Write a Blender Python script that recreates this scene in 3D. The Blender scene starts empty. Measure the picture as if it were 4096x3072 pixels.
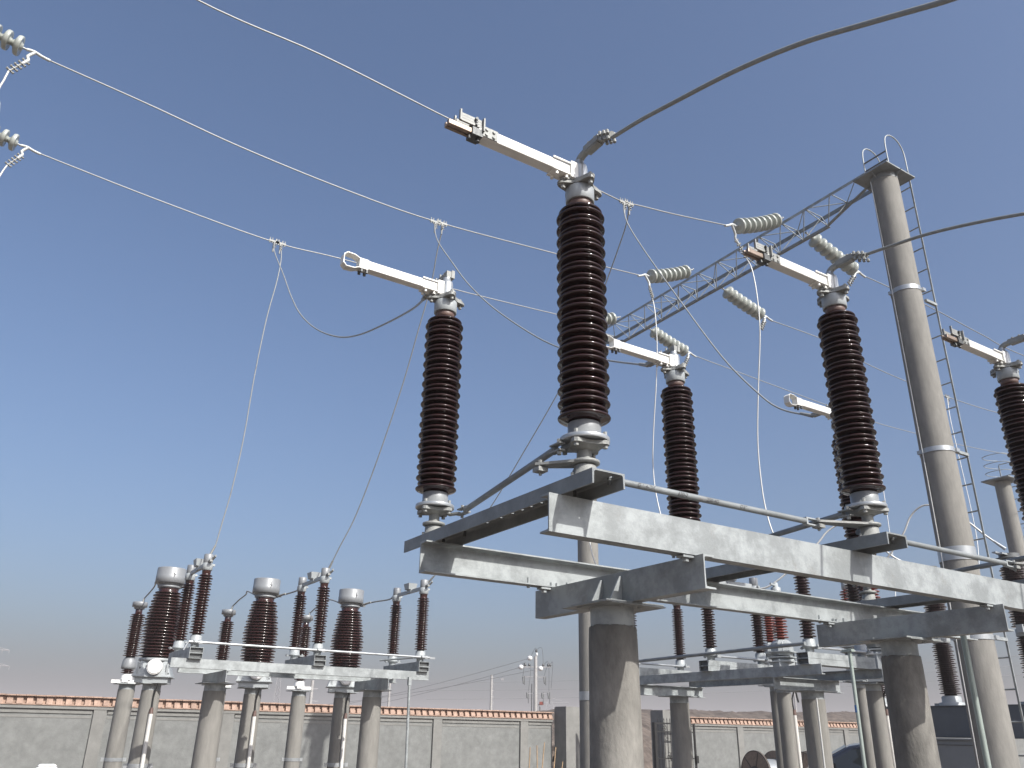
import bpy, bmesh, math, random
from mathutils import Vector, Matrix
R = math.radians
random.seed(7)
scene = bpy.context.scene
COL = scene.collection

# ------------------------------------------------------------------ helpers
class MB:
    """collects primitive shapes; build() links them as ONE mesh object"""
    def __init__(s): s.v=[]; s.f=[]; s.sm=[]
    def add(s, vs, fs, smooth=False, M=None):
        o=len(s.v)
        s.v += [tuple(M@Vector(p)) for p in vs] if M is not None else [tuple(p) for p in vs]
        s.f += [tuple(i+o for i in f) for f in fs]; s.sm += [smooth]*len(fs)
        return s
    def box(s, c, d, M=None, rz=0, taper=1.0):
        x,y,z=[k/2 for k in d]; t=taper
        vs=[(-x,-y,-z),(x,-y,-z),(x,y,-z),(-x,y,-z),(-x*t,-y*t,z),(x*t,-y*t,z),(x*t,y*t,z),(-x*t,y*t,z)]
        T=Matrix.Translation(c)@Matrix.Rotation(rz,4,'Z')
        if M is not None: T=M@T
        return s.add(vs,[(0,3,2,1),(4,5,6,7),(0,1,5,4),(1,2,6,5),(2,3,7,6),(3,0,4,7)],False,T)
    def lathe(s, prof, seg=24, M=None, caps=True, smooth=True):
        vs=[];fs=[];n=len(prof)
        for r,z in prof:
            for k in range(seg):
                a=2*math.pi*k/seg; vs.append((r*math.cos(a),r*math.sin(a),z))
        for i in range(n-1):
            for k in range(seg):
                a=i*seg+k;b=i*seg+(k+1)%seg; fs.append((a,b,b+seg,a+seg))
        s.add(vs,fs,smooth,M)
        if caps:
            s.add(vs[:seg],[tuple(range(seg-1,-1,-1))],False,M); s.add(vs[-seg:],[tuple(range(seg))],False,M)
        return s
    def cyl(s, p0, p1, r0, r1=None, seg=16, caps=True, smooth=True, M=None):
        p0=Vector(p0);p1=Vector(p1); d=p1-p0; L=d.length
        q=d.to_track_quat('Z','Y').to_matrix().to_4x4()
        T=Matrix.Translation(p0)@q
        if M is not None: T=M@T
        return s.lathe([(r0,0),(r1 if r1 is not None else r0,L)],seg,T,caps,smooth)
    def tube(s, pts, r, seg=8, sub=1, M=None, rr=None):
        P=[Vector(p) for p in pts]
        if sub>1 and len(P)>2:
            Q=[]
            for i in range(len(P)-1):
                p0=P[max(i-1,0)];p1=P[i];p2=P[i+1];p3=P[min(i+2,len(P)-1)]
                for k in range(sub):
                    t=k/sub
                    Q.append(.5*((2*p1)+(p2-p0)*t+(2*p0-5*p1+4*p2-p3)*t*t+(3*p1-p0-3*p2+p3)*t**3))
            Q.append(P[-1]); P=Q
        n=len(P); vs=[];fs=[]
        t=(P[1]-P[0]).normalized(); up=Vector((0,0,1)) if abs(t.z)<.9 else Vector((1,0,0))
        nrm=t.cross(up).normalized()
        for i in range(n):
            t=(P[min(i+1,n-1)]-P[max(i-1,0)]).normalized()
            nrm=(nrm-t*nrm.dot(t)).normalized(); b=t.cross(nrm)
            ri = rr[i] if rr else r
            for k in range(seg):
                a=2*math.pi*k/seg; vs.append(P[i]+(nrm*math.cos(a)+b*math.sin(a))*ri)
        for i in range(n-1):
            for k in range(seg):
                a=i*seg+k;c=i*seg+(k+1)%seg; fs.append((a,a+seg,c+seg,c))
        s.add(vs,fs,True,M); s.add(vs[:seg],[tuple(range(seg))],False,M); s.add(vs[-seg:],[tuple(range(seg-1,-1,-1))],False,M)
        return s
    def prism(s, poly, o, ax, ay, ext, M=None):
        """2D polygon in the plane (ax, ay) at o, extruded by vector ext"""
        o=Vector(o);ax=Vector(ax);ay=Vector(ay);e=Vector(ext);n=len(poly)
        a=[o+ax*x+ay*y for x,y in poly]; b=[p+e for p in a]
        fs=[(i,(i+1)%n,(i+1)%n+n,i+n) for i in range(n)]
        fs+= [tuple(range(n-1,-1,-1)), tuple(range(n,2*n))]
        return s.add(a+b,fs,False,M)
    def channel(s, o, L, web, fl, h, w, t=.008, M=None):
        """C-channel: web of height h along 'web', flanges of width w along 'fl', length vector L"""
        poly=[(0,0),(0,h),(w,h),(w,h-t),(t*1.6,h-t*1.3),(t,h-t*2),(t,t*2),(t*1.6,t*1.3),(w,t),(w,0)]
        return s.prism(poly,o,fl,web,L,M)
    def bolt(s, c, r=.010, h=.012, ax=(0,0,1), M=None):
        c=Vector(c);a=Vector(ax).normalized()
        return s.cyl(c-a*h*.2,c+a*h,r,r,6,True,False,M)
    def build(s, name, mat, parent=None, M=None, recalc=True, bevel=0):
        me=bpy.data.meshes.new(name); me.from_pydata(s.v,[],s.f)
        me.polygons.foreach_set('use_smooth',s.sm)
        if recalc:
            bm=bmesh.new(); bm.from_mesh(me); bmesh.ops.recalc_face_normals(bm,faces=bm.faces); bm.to_mesh(me); bm.free()
        me.materials.append(mat); me.update()
        o=bpy.data.objects.new(name,me); COL.objects.link(o)
        if parent is not None: o.parent=parent
        if M is not None: o.matrix_local=M
        if bevel:
            b=o.modifiers.new('edge','BEVEL'); b.width=bevel; b.segments=2; b.limit_method='ANGLE'; b.angle_limit=R(40)
        return o

def tag(o,label=None,cat=None,group=None,kind=None):
    if label: o['label']=label
    if cat: o['category']=cat
    if group: o['group']=group
    if kind: o['kind']=kind
    return o
def thing(name,label,cat,loc=(0,0,0),rz=0,group=None):
    o=bpy.data.objects.new(name,None); COL.objects.link(o); o.empty_display_size=.2
    o.location=loc; o.rotation_euler=(0,0,rz); return tag(o,label,cat,group)
def dup(o,parent=None,loc=None,rz=None,label=None):
    c=o.copy(); COL.objects.link(c)
    if parent is not None: c.parent=parent
    if loc is not None: c.location=loc
    if rz is not None: c.rotation_euler=(0,0,rz)
    if label: c['label']=label
    for ch in list(o.children): dup(ch,c)
    return c

# ------------------------------------------------------------------ materials
def mat(name,base,rough=.6,metal=0.0,var=.15,scale=6.0,bump=0.0,bscale=40.0,var2=0.0,scale2=1.0,stretch=(1,1,1),spec=.5,tint=None,coat=0.0,world=False,sharp=.10,rust=0,rscale=5,rcol=(.15,.095,.07)):
    if name not in ('white_paint','silver_painted_aluminium','new_white_strand','white_conduit'): base=tuple(c*.80 for c in base)
    m=bpy.data.materials.new(name); m.use_nodes=True; nt=m.node_tree; N=nt.nodes; Lk=nt.links
    b=N['Principled BSDF']; b.inputs['Roughness'].default_value=rough; b.inputs['Metallic'].default_value=metal
    b.inputs['Specular IOR Level'].default_value=spec
    if coat: b.inputs['Coat Weight'].default_value=coat; b.inputs['Coat Roughness'].default_value=.05
    tc=N.new('ShaderNodeTexCoord'); mp=N.new('ShaderNodeMapping'); mp.inputs['Scale'].default_value=stretch
    if world:
        g=N.new('ShaderNodeNewGeometry'); Lk.new(g.outputs['Position'],mp.inputs['Vector'])
    else:
        Lk.new(tc.outputs['Object'],mp.inputs['Vector']); oi=N.new('ShaderNodeObjectInfo'); sc_=N.new('ShaderNodeVectorMath'); sc_.operation='SCALE'; sc_.inputs[0].default_value=(13,7,29)
        Lk.new(oi.outputs['Random'],sc_.inputs['Scale']); Lk.new(sc_.outputs['Vector'],mp.inputs['Location'])
    def noise(sc,det=6,ro=.6):
        n=N.new('ShaderNodeTexNoise'); n.inputs['Scale'].default_value=sc; n.inputs['Detail'].default_value=det; n.inputs['Roughness'].default_value=ro
        Lk.new(mp.outputs['Vector'],n.inputs['Vector']); return n
    n1=noise(scale); 
    cr=N.new('ShaderNodeValToRGB'); cr.color_ramp.elements[0].position=.3; cr.color_ramp.elements[1].position=.7
    lo=[c*(1-var) for c in base]; hi=[min(1,c*(1+var)) for c in base]
    if tint: lo=[c*(1-var)*t for c,t in zip(base,tint)]
    cr.color_ramp.elements[0].color=(*lo,1); cr.color_ramp.elements[1].color=(*hi,1)
    Lk.new(n1.outputs['Fac'],cr.inputs['Fac']); out=cr.outputs['Color']
    if var2:
        n2=noise(scale2,7,.68); c2=N.new('ShaderNodeValToRGB'); c2.color_ramp.elements[0].position=.50-sharp; c2.color_ramp.elements[1].position=.50+sharp
        c2.color_ramp.elements[0].color=(1-var2,)*3+(1,); c2.color_ramp.elements[1].color=(1,1,1,1)
        Lk.new(n2.outputs['Fac'],c2.inputs['Fac'])
        mx=N.new('ShaderNodeMix'); mx.data_type='RGBA'; mx.blend_type='MULTIPLY'; mx.inputs['Factor'].default_value=1
        Lk.new(out,mx.inputs[6]); Lk.new(c2.outputs['Color'],mx.inputs[7]); out=mx.outputs[2]
    if rust:
        n4=noise(rscale,8,.7); c4=N.new('ShaderNodeValToRGB'); c4.color_ramp.elements[0].position=.60; c4.color_ramp.elements[1].position=.72
        c4.color_ramp.elements[0].color=(0,0,0,1); c4.color_ramp.elements[1].color=(rust,)*3+(1,); Lk.new(n4.outputs['Fac'],c4.inputs['Fac'])
        m4=N.new('ShaderNodeMix'); m4.data_type='RGBA'; Lk.new(c4.outputs['Color'],m4.inputs['Factor']); Lk.new(out,m4.inputs[6]); m4.inputs[7].default_value=(*rcol,1); out=m4.outputs[2]
    Lk.new(out,b.inputs['Base Color'])
    if bump:
        n3=noise(bscale,5,.6); bp=N.new('ShaderNodeBump'); bp.inputs['Strength'].default_value=bump; bp.inputs['Distance'].default_value=.01
        Lk.new(n3.outputs['Fac'],bp.inputs['Height']); Lk.new(bp.outputs['Normal'],b.inputs['Normal'])
    return m
M_={}
M_['galv']=mat('galvanized_steel',(.40,.425,.425),.5,.2,.09,9,.15,60,.24,4.5,(1,1,1),.4,sharp=.07,rust=.35,rscale=6,rcol=(.17,.14,.115))
M_['galvdark']=mat('galvanized_dull',(.28,.30,.305),.55,.2,.14,6,.15,60,.22,4,rust=.55,rscale=4.5,rcol=(.13,.085,.07))
M_['cast']=mat('cast_metal',(.31,.315,.30),.6,.2,.14,20,.2,90)
M_['castdark']=mat('dark_cast_metal',(.12,.125,.125),.5,.3,.2,18,.2,80)
M_['zinc']=mat('bright_zinc',(.48,.50,.51),.34,.5,.08,12,.05,60)
M_['alu']=mat('silver_painted_aluminium',(.70,.69,.65),.42,.1,.07,10,.08,50,.10,5,(.35,1,1),rust=.4,rscale=9,rcol=(.36,.33,.28))
M_['silver']=mat('silver_tank_paint',(.27,.28,.29),.45,.12,.06,6)
M_['porc']=mat('brown_glazed_porcelain',(.026,.0095,.008),.068,0,.30,9,.015,25,spec=.6)
M_['porcred']=mat('red_brown_porcelain',(.040,.014,.011),.16,0,.25,9,spec=.6)
M_['rubber_red']=mat('red_insulator',(.23,.052,.036),.3,0,.15,9)
M_['neck']=mat('cement_neck',(.14,.085,.07),.5,0,.2,15)
M_['whiteporc']=mat('grey_white_porcelain',(.43,.45,.41),.25,0,.08,6,spec=.6)
M_['conc']=mat('cast_concrete',(.262,.250,.225),.85,0,.22,16,.45,60,.36,2.6,(1,1,.45),sharp=.11,rust=.35,rscale=7,rcol=(.10,.09,.08))
M_['spun']=mat('spun_concrete',(.268,.257,.233),.85,0,.12,18,.3,80,.16,3.2,(1,1,.25),sharp=.12,rust=.3,rscale=8,rcol=(.15,.135,.115))
M_['plaster']=mat('cement_render',(.216,.221,.212),.9,0,.15,6,.35,25,.12,2.8,world=True)
M_['trim']=mat('cement_trim',(.245,.242,.226),.9,0,.10,5,.2,25,.12,2,world=True)
M_['brick']=mat('red_brick_coping',(.44,.30,.23),.85,0,.25,9,.3,40,.15,2.5,world=True)
M_['cable']=mat('aluminium_strand',(.40,.40,.385),.45,.3,.10,60)
M_['cabledull']=mat('weathered_strand',(.36,.37,.36),.5,.3,.12,60)
M_['cablewhite']=mat('new_white_strand',(.50,.50,.48),.45,.2,.06,60)
M_['thick']=mat('grey_flexible_conductor',(.30,.31,.30),.55,.2,.10,40)
M_['black']=mat('black_rubber',(.02,.02,.02),.5,0,.2,10)
M_['copper']=mat('tinned_copper_contact',(.36,.28,.22),.4,.5,.2,20)
M_['white']=mat('white_paint',(.66,.65,.63),.45,0,.04,8)
M_['clamp']=mat('cast_aluminium_clamp',(.60,.62,.61),.45,.1,.08,12)
M_['pvc']=mat('white_conduit',(.60,.585,.55),.45,0,.06,8)
M_['lightgrey']=mat('light_grey_paint',(.40,.425,.43),.45,.1,.06,5)
M_['greypaint']=mat('blue_grey_paint',(.10,.12,.145),.5,0,.10,4)
M_['cabinet']=mat('grey_cabinet_paint',(.24,.26,.28),.5,0,.06,4)
M_['greenpipe']=mat('pale_green_pipe',(.38,.44,.40),.4,.3,.08,8)
M_['ground']=mat('desert_gravel',(.20,.165,.135),.95,0,.2,.6,.5,8,.2,.12,world=True)
M_['mound']=mat('rubble_soil',(.15,.118,.095),.95,0,.35,3.5,.9,9,.35,1.2,world=True)
M_['iron']=mat('black_iron',(.025,.024,.023),.5,.3,.2,10)
M_['rust']=mat('rusty_timber_bars',(.36,.19,.10),.8,0,.2,12)
M_['wood']=mat('drum_wood',(.23,.17,.125),.8,0,.25,14,.2,40)
M_['wooddark']=mat('dark_drum_wood',(.07,.055,.045),.8,0,.25,14)
M_['bamboo']=mat('bare_stakes',(.40,.27,.15),.7,0,.2,14)
M_['carpaint']=mat('dark_car_paint',(.012,.016,.028),.22,.2,.1,5,coat=.8)
M_['glass']=mat('car_glass',(.016,.020,.023),.06,0,.1,3,spec=.6)
M_['tyre']=mat('tyre_rubber',(.02,.02,.02),.8,0,.1,20)
M_['ink']=mat('marker_ink',(.05,.05,.055),.7,0,.1,30)
M_['blue']=mat('blue_tape',(.03,.15,.42),.5,0,.1,20)
M_['farpole']=mat('far_concrete_pole',(.40,.385,.37),.85,0,.08,3)
M_['farsteel']=mat('far_lattice_steel',(.34,.335,.34),.7,.1,.08,3)
# ------------------------------------------------------------------ foreground isolator (three poles on one steel frame)
LP=1.446
def shed_profile(z0,z1,n,rb,rs,rc,lip=.006):
    """alternating big / small sheds between z0 and z1 (n pairs)"""
    P=[]; p=(z1-z0)/n
    def shed(zt,r):   # zt = height of the lip
        return [(rc+.004,zt-.020*p/.067),(r-.018,zt-.0075),(r-.006,zt-.0065),(r-.0015,zt-.003),(r,zt+.001),(r-.0015,zt+.005),(r-.007,zt+.009),(rc+.012,zt+.021*p/.067),(rc+.001,zt+.0245*p/.067)]
    for i in range(n):
        zb=z0+i*p
        P+=shed(zb+p*.18,rb); P+=shed(zb+p*.66,rs)
    return P
def insulator_main(parent,at):
    T=Matrix.Translation(at)
    prof=[(.058,.255),(.064,.262)]+shed_profile(.268,1.405,17,.1215,.1105,.068)+[(.062,1.408),(.055,1.412),(.053,1.425)]
    o=MB().lathe(prof,56,caps=True).build('insulator',M_['porc'],parent,T)
    MB().lathe([(.055,1.418),(.060,1.424),(.060,1.452),(.055,1.458)],40).build('cement_neck',M_['neck'],o)
    return o
def lobed(rads,z0,z1,M=None):
    mb=MB(); n=len(rads); vs=[]
    for z in (z0,z1):
        for k,r in enumerate(rads):
            a=2*math.pi*k/n; vs.append((r*math.cos(a),r*math.sin(a),z))
    fs=[(k,(k+1)%n,(k+1)%n+n,k+n) for k in range(n)]+[tuple(range(n-1,-1,-1)),tuple(range(n,2*n))]
    return mb.add(vs,fs,False,M)
def lobes(n,rmin,rmax,k=48,ph=0,pw=3):
    return [rmin+(rmax-rmin)*(.5+.5*math.cos(n*(2*math.pi*i/k-ph)))**(pw*.6) for i in range(k)]
def pole_main(label,loc,swivel=True):
    t=thing('isolator_switch',label,'isolator switch',loc,0,'isolator switch poles on the steel frame')
    # base channel, web on top and flanges hanging down, along local Y
    mb=MB()
    poly=[(-.082,-.067),(-.074,-.067),(-.072,-.014),(-.066,-.008),(.078,-.008),(.084,-.014),(.086,-.067),(.094,-.067),(.094,0),(-.082,0)]
    for pl_ in ([(-.082,-.067),(-.074,-.067),(-.072,-.014),(-.064,-.008),(-.064,0),(-.082,0)],[(.078,-.008),(.084,-.014),(.086,-.067),(.094,-.067),(.094,0),(.078,0)]):
        mb.prism(pl_,(0,-.155,0),(1,0,0),(0,0,1),(0,1.81,0))
    mb.box((-.007,.75,-.004),(.114,1.81,.008)).box((.0735,.75,-.004),(.009,1.81,.008))
    ys=[-.155]; 
    for h in (-.11,.42,.51,.59,.68,.79,.93): ys+=[h-.010,h+.010]
    ys.append(1.655)
    for k in range(0,len(ys),2): mb.box((.0595,(ys[k]+ys[k+1])/2,-.004),(.019,ys[k+1]-ys[k],.008))
    ch=mb.build('base_channel',M_['galvdark'],t)
    hb=MB()
    for y in (0.06,1.33):
        for x in (-.05,.06):
            hb.bolt((x,y+.10,-.008),.009,.03,(0,0,-1)); hb.bolt((x,y-.15,-.008),.009,.03,(0,0,-1))
            hb.cyl((x,y+.10,-.19),(x,y+.10,-.06),.007,None,8)
    hb.build('anchor_bolts',M_['castdark'],t)
    for i,y in enumerate((0,LP)):
        first=(i==0)
        bt=MB().lathe([(.066,.0),(.066,.010),(.052,.012),(.050,.055),(.044,.060)],32).bolt((.056,-.02,.012),.008,.012).bolt((-.056,.02,.012),.008,.012)
        bt.build('bearing',M_['cast'],t,Matrix.Translation((0,y,0)))
        lv=MB()
        lv.lathe([(.058,.063),(.066,.067),(.066,.078),(.058,.082),(.034,.086),(.031,.10),(.031,.145)],36)
        if first:
            # crank towards the inter-phase rod
            a=Vector((-.145,.14,.070)) if loc[0]<3 else Vector((-.30,.105,.066))
            d=a.normalized(); n=Vector((-d.y,d.x,0)).normalized()
            L=(a-Vector((0,0,a.z))).length; dd=Vector((a.x,a.y,0)).normalized()
            lv.prism([(-.058,-.01),(.058,-.01),(.026,L+.02),(-.026,L+.02)],(0,0,.066),n,dd,(0,0,.012)); lv.box(a+Vector((0,0,-.02)),(.05,.05,.02))
            lv.bolt(a+Vector((0,0,.012)),.010,.014); lv.cyl(a-Vector((0,0,.045)),a+Vector((0,0,.0)),.007,None,8)
        lv.build('crank',M_['cast'],t,Matrix.Translation((0,y,0)))
        cl=lobed(lobes(4,.075,.118,48,R(30)),.142,.160)
        cl.lathe([(.036,.128),(.066,.142)],28)
        for k in range(4):
            aa=R(30+90*k); cl.bolt((.098*math.cos(aa),.098*math.sin(aa),.142),.012,.016,(0,0,-1)); cl.bolt((.098*math.cos(aa),.098*math.sin(aa),.19),.010,.014)
        cl.build('clamp_plate',M_['cast'],t,Matrix.Translation((0,y,0)))
        MB().lathe([(.112,.165),(.1135,.168),(.1135,.182),(.112,.185),(.0765,.188),(.0755,.252),(.073,.256)],48).build('flange',M_['zinc'],t,Matrix.Translation((0,y,0)))
        insulator_main(t,(0,y,0))
        # head
        hd=MB().lathe([(.070,1.452),(.073,1.455),(.0735,1.530),(.071,1.534)],40)
        hd.build('cap',M_['lightgrey'],t,Matrix.Translation((0,y,0)))
        pl=lobed(lobes(4,.074,.128,60,R(-8)),1.536,1.551); pl.add(*[(lambda m:(m.v,m.f))(lobed(lobes(4,.070,.120,60,R(-3)),1.555,1.568))][0])
        for k in range(4):
            aa=R(-5+90*k); pl.bolt((.100*math.cos(aa),.100*math.sin(aa),1.534),.012,.020,(0,0,-1)); pl.bolt((.100*math.cos(aa),.100*math.sin(aa),1.569),.010,.012)
        pl.build('cap_flange',M_['cast'],t,Matrix.Translation((0,y,0)))
        MB().lathe([(.048,1.568),(.043,1.576),(.042,1.665),(.038,1.683),(.027,1.692),(.025,1.715)],32).build('swivel_head',M_['zinc'],t,Matrix.Translation((0,y,0)))
        # arm along -X
        za=1.613; a=.030
        ar=MB().box((-.345,0,za),(.55,.060,.060))
        arm=ar.build('arm',M_['alu'],t,Matrix.Translation((0,y,0)),bevel=.005)
        br=MB().box((-.060,0,za),(.045,.085,.10)).box((-.115,-.034,za+.034),(.15,.010,.012)).box((-.115,0,za-.034),(.14,.074,.008))
        for x in (-.16,-.10):
            for s in (-.022,.022): br.bolt((x,s,za-.038),.010,.018,(0,0,-1))
        br.build('arm_bracket',M_['alu'],t,Matrix.Translation((0,y,0)),bevel=.003)
        if first:
            fg=MB()
            for k in range(3): fg.box((-.665,-.026,za+.022+k*.0155),(.115,.010,.0145)).box((-.665,.026,za+.022+k*.0155),(.115,.010,.0145))
            fg.box((-.722,-.028,za+.045),(.008,.014,.062)).box((-.722,.028,za+.045),(.008,.014,.062))
            fg.box((-.560,-.0315,za+.002),(.085,.006,.058)); fg.box((-.600,-.036,za+.030),(.008,.022,.075))
            for x in (-.58,-.54):
                for z in (-.014,.016): fg.bolt((x,-.034,za+z),.009,.007,(0,-1,0))
            fg.build('contact_fingers',M_['cast'],arm)
            cu=MB().box((-.70,-.012,za-.012),(.16,.022,.030)).box((-.70,.016,za-.012),(.16,.016,.030))
            cu.build('contact_tip',M_['copper'],arm,bevel=.004)
            dk=MB().box((-.628,0,za-.016),(.055,.066,.042)).cyl((-.64,-.045,za+.05),(-.64,.045,za+.05),.008,None,8)
            for k in range(3): dk.cyl((-.636,-.040,za+.022+k*.016),(-.636,.040,za+.022+k*.016),.0065,None,8)
            dk.cyl((-.66,0,za-.01),(-.66,-.01,za-.055),.007,None,8).cyl((-.615,0,za-.01),(-.615,-.01,za-.058),.010,None,8)
            dk.build('spring_block',M_['castdark'],arm)
        else:
            lp=MB(); w=.058
            path=[(-.56,-.034),(-.62,-.034),(-.650,-.048),(-.70,-.050),(-.722,-.030),(-.722,.030),(-.70,.050),(-.650,.048),(-.62,.034),(-.56,.034)]
            inn=[(x+(0.0 if abs(x)<.63 else (.004 if x<-.71 else 0)),z*(1-.004/max(abs(z),.02))) for x,z in path]
            poly=[(x,z) for x,z in path]+[(x,z) for x,z in reversed(inn)]
            n=len(path); vs=[];
            for yy in (-w/2,w/2):
                vs+=[(x,yy,za+z) for x,z in path]+[(x,yy,za+z) for x,z in inn]
            fs=[]
            for k in range(n-1):
                fs+=[(k,k+1,n+k+1,n+k),(2*n+k,3*n+k,3*n+k+1,2*n+k+1),(k,2*n+k,2*n+k+1,k+1),(n+k,n+k+1,3*n+k+1,3*n+k)]
            lp.add(vs,fs)
            lp.build('contact_loop',M_['alu'],arm)
            bb=MB()
            for x in (-.60,-.565):
                for s in (-.018,.018): bb.bolt((x,s,za-.036),.010,.020,(0,0,-1))
            bb.build('loop_bolts',M_['castdark'],arm)
        # terminal on the swivel head
        tm=MB()
        if first:
            tm.tube([(0,.004,1.700),(0,-.005,1.722),(0,-.035,1.738),(0,-.09,1.742)],.021,10,2)
            tm.box((0,-.125,1.742),(.048,.12,.034)).box((0,-.125,1.722),(.040,.10,.012)).box((0,-.20,1.737),(.040,.05,.028))
            tm.cyl((0,-.20,1.735),(0,-.27,1.706),.020,.018,12)
            for q in (-.15,-.10): tm.bolt((.014,q,1.757),.008,.012).bolt((-.014,q,1.757),.008,.012)
            for q,z in ((-.205,1.75),(-.235,1.735),(-.262,1.722)):
                tm.bolt((.022,q,z-.01),.009,.02,(0,.2,1)).bolt((-.022,q,z-.01),.009,.02,(0,.2,1)).bolt((0.02,q,z-.035),.009,.016,(0,-.2,-1)).bolt((-.02,q,z-.035),.009,.016,(0,-.2,-1))
        else:
            tm.box((.012,0,1.738),(.055,.050,.045)).box((0.030,0,1.742),(.022,.058,.056))
            tm.prism([(-.02,-.018),(.02,-.022),(.02,.018),(-.02,.014)],(0,.02,1.738),(1,0,0),(0,0,1),(-.010,.24,-.022))
            for q in (.06,.12,.18,.23): tm.bolt((.012,q,1.748),.007,.02).bolt((-.020,q,1.746),.007,.02)
            tm.box((-.008,.24,1.712),(.05,.10,.03))
        tm.build('terminal_clamp',M_['cast'],t,Matrix.Translation((0,y,0)))
    # cross rod between the two rotating columns
    rd=MB().cyl((-.105,.075,.138),(.105,1.265,.138),.0165,None,16)
    rod=rd.build('cross_rod',M_['galvdark'],t)
    cv=MB()
    for (p,q) in (((-.112,.035,.138),(-.105,.085,.138)),((.105,1.25,.138),(.112,1.33,.138))):
        p=Vector(p);q=Vector(q)
        for s in (-.016,.016): cv.box((p+q)/2+Vector((0,0,s)),(.030,(q-p).length+.03,.007))
    cv.bolt((-.112,.04,.16),.011,.014).bolt((-.112,.04,.115),.011,.014,(0,0,-1)).bolt((.110,1.31,.16),.010,.014).bolt((.110,1.31,.115),.010,.014,(0,0,-1))
    cv.box((.085,1.36,.13),(.034,.09,.010),rz=R(25))
    cv.build('clevis',M_['cast'],rod)
    return t
X0,Y0,Z0=2.147,2.789,2.640
p1=pole_main('nearest brown isolator pole, front insulator standing in mid picture over the first big concrete column',(X0,Y0,Z0))
p2=pole_main('middle brown isolator pole, its front insulator just left of the tall leaning gantry column',(X0+2,Y0,Z0))
p3=dup(p2,None,(X0+4,Y0,Z0),0,'brown isolator pole cut by the right edge of the photo')

def rod(x0,x1,lab,text=False):
    t=thing('linkage_rod',lab,'linkage rod',(x0,2.90,2.703),0,'linkage rods between the isolator poles')
    L=x1-x0
    r=MB().cyl((0,0,0),(L-.10,0,0),.0165,None,18); b=r.build('tube',M_['galvdark'],t)
    c=MB()
    for s in (-.017,.017): c.box((L-.04,0,s),(.13,.030,.007))
    c.box((L-.10,0,0),(.012,.032,.040)).bolt((L+.012,0,.02),.010,.014).bolt((L+.012,0,-.02),.010,.014,(0,0,-1))
    c.cyl((L-.16,0,0),(L-.105,0,0),.0125,None,12)
    c.build('clevis',M_['lightgrey'],t)
    if text:
        for s,x in (('GW4-DK',.36),('630-2',.62),('1250 4G',.80),('\u03a657',1.05)):
            cu=bpy.data.curves.new('txt','FONT'); cu.body=s; cu.size=.028; cu.shear=.25; cu.offset=.0004
            tmp=bpy.data.objects.new('txt',cu); COL.objects.link(tmp); bpy.context.view_layer.update()
            me=bpy.data.meshes.new_from_object(tmp.evaluated_get(bpy.context.evaluated_depsgraph_get()))
            bpy.data.objects.remove(tmp); bpy.data.curves.remove(cu)
            for v in me.vertices:      # wrap the handwriting round the tube
                a=(v.co.y-.009)/.0169; rr=.0170
                v.co=Vector((v.co.x, -rr*math.cos(a-.15), rr*math.sin(a-.15)))
            me.materials.append(M_['ink']); me.name='handwritten_mark'
            o=bpy.data.objects.new('handwritten_mark',me); COL.objects.link(o); o.parent=b; o.location=(x,0,0)
    return t
rod(2.17,3.845,'grey rod with handwritten marker notes running from the nearest isolator pole to the middle one',True)
rod(4.20,5.845,'plain grey rod running from the middle isolator pole to the right-edge pole')

# ------------------------------------------------------------------ the steel frame under it
fr=thing('support_frame','heavy galvanized channel frame on two stout concrete columns carrying the big isolator','steel frame',(4.1,3.5,0))
FI=Matrix.Translation((-4.1,-3.5,0))
def fpart(mb,name,m,parent=fr,**k): return mb.build(name,m,parent,FI if parent is fr else None,**k)
x1=7.3
lb=MB().channel((2.0,2.858,2.401),(x1-2.0,0,0),(0,0,1),(0,1,0),.171,.070)
fb=fpart(lb,'long_beam',M_['galv'])
rb=MB().channel((2.01,4.115,2.401),(x1-2.01,0,0),(0,0,1),(0,-1,0),.171,.072)
for x in (2.70,2.98,5.28,5.56):
    rb.bolt((x,4.07,2.409),.009,.035).bolt((x,4.07,2.40),.011,.014,(0,0,-1))
fpart(rb,'long_beam',M_['galv'])
for cx in (2.845,5.415):
    cb=MB().channel((cx,2.80,2.238),(0,1.41,0),(0,0,1),(1,0,0),.160,.070)
    for y in (2.885,4.07):
        for dx in (.02,.06): cb.bolt((cx+dx,y,2.398),.012,.034).bolt((cx+dx,y,2.39),.019,.022,(0,0,-1))
    for y in (2.885,4.07): cb.box((cx-.035,y,2.391),(.066,.05,.010)).bolt((cx-.035,y,2.388),.017,.02,(0,0,-1))
    c=fpart(cb,'cross_beam',M_['galv'])
    if cx<3:
        for y in (3.40,3.56): MB().prism([(0,0),(-.085,0),(-.012,.135),(0,.135)],(cx-.001,y,2.240),(1,0,0),(0,0,1),(0,.008,0)).build('stiffener',M_['galv'],c)
for cx,cy in ((2.868,3.515),(5.395,3.54)):
    prof=[(.150,0),(.128,2.05),(.1255,2.118),(.121,2.126)]
    mb=MB().lathe(prof,40,Matrix.Translation((cx,cy,0)),True)
    rnd=random.Random(int(cx*10)); 
    for i,v in enumerate(mb.v):
        if v[2]>2.1: mb.v[i]=(v[0],v[1],v[2]+rnd.uniform(-.006,.006))
    col=fpart(mb,'column',M_['conc'])
    pl=MB().box((cx,cy,2.232),(.385,.385,.010)).box((cx+.02,cy-.05,2.224),(.36,.30,.006))
    for sx in (-1,1): pl.bolt((cx+.06*sx,cy+.15,2.238),.010,.02).bolt((cx+.06*sx,cy-.15,2.226),.012,.016,(0,0,-1))
    pl.build('cap_plate',M_['galv'],col,None)
    MB().lathe([(.1165,2.120),(.1165,2.2225)],40,Matrix.Translation((cx,cy,0))).build('collar',M_['galv'],col)
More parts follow.
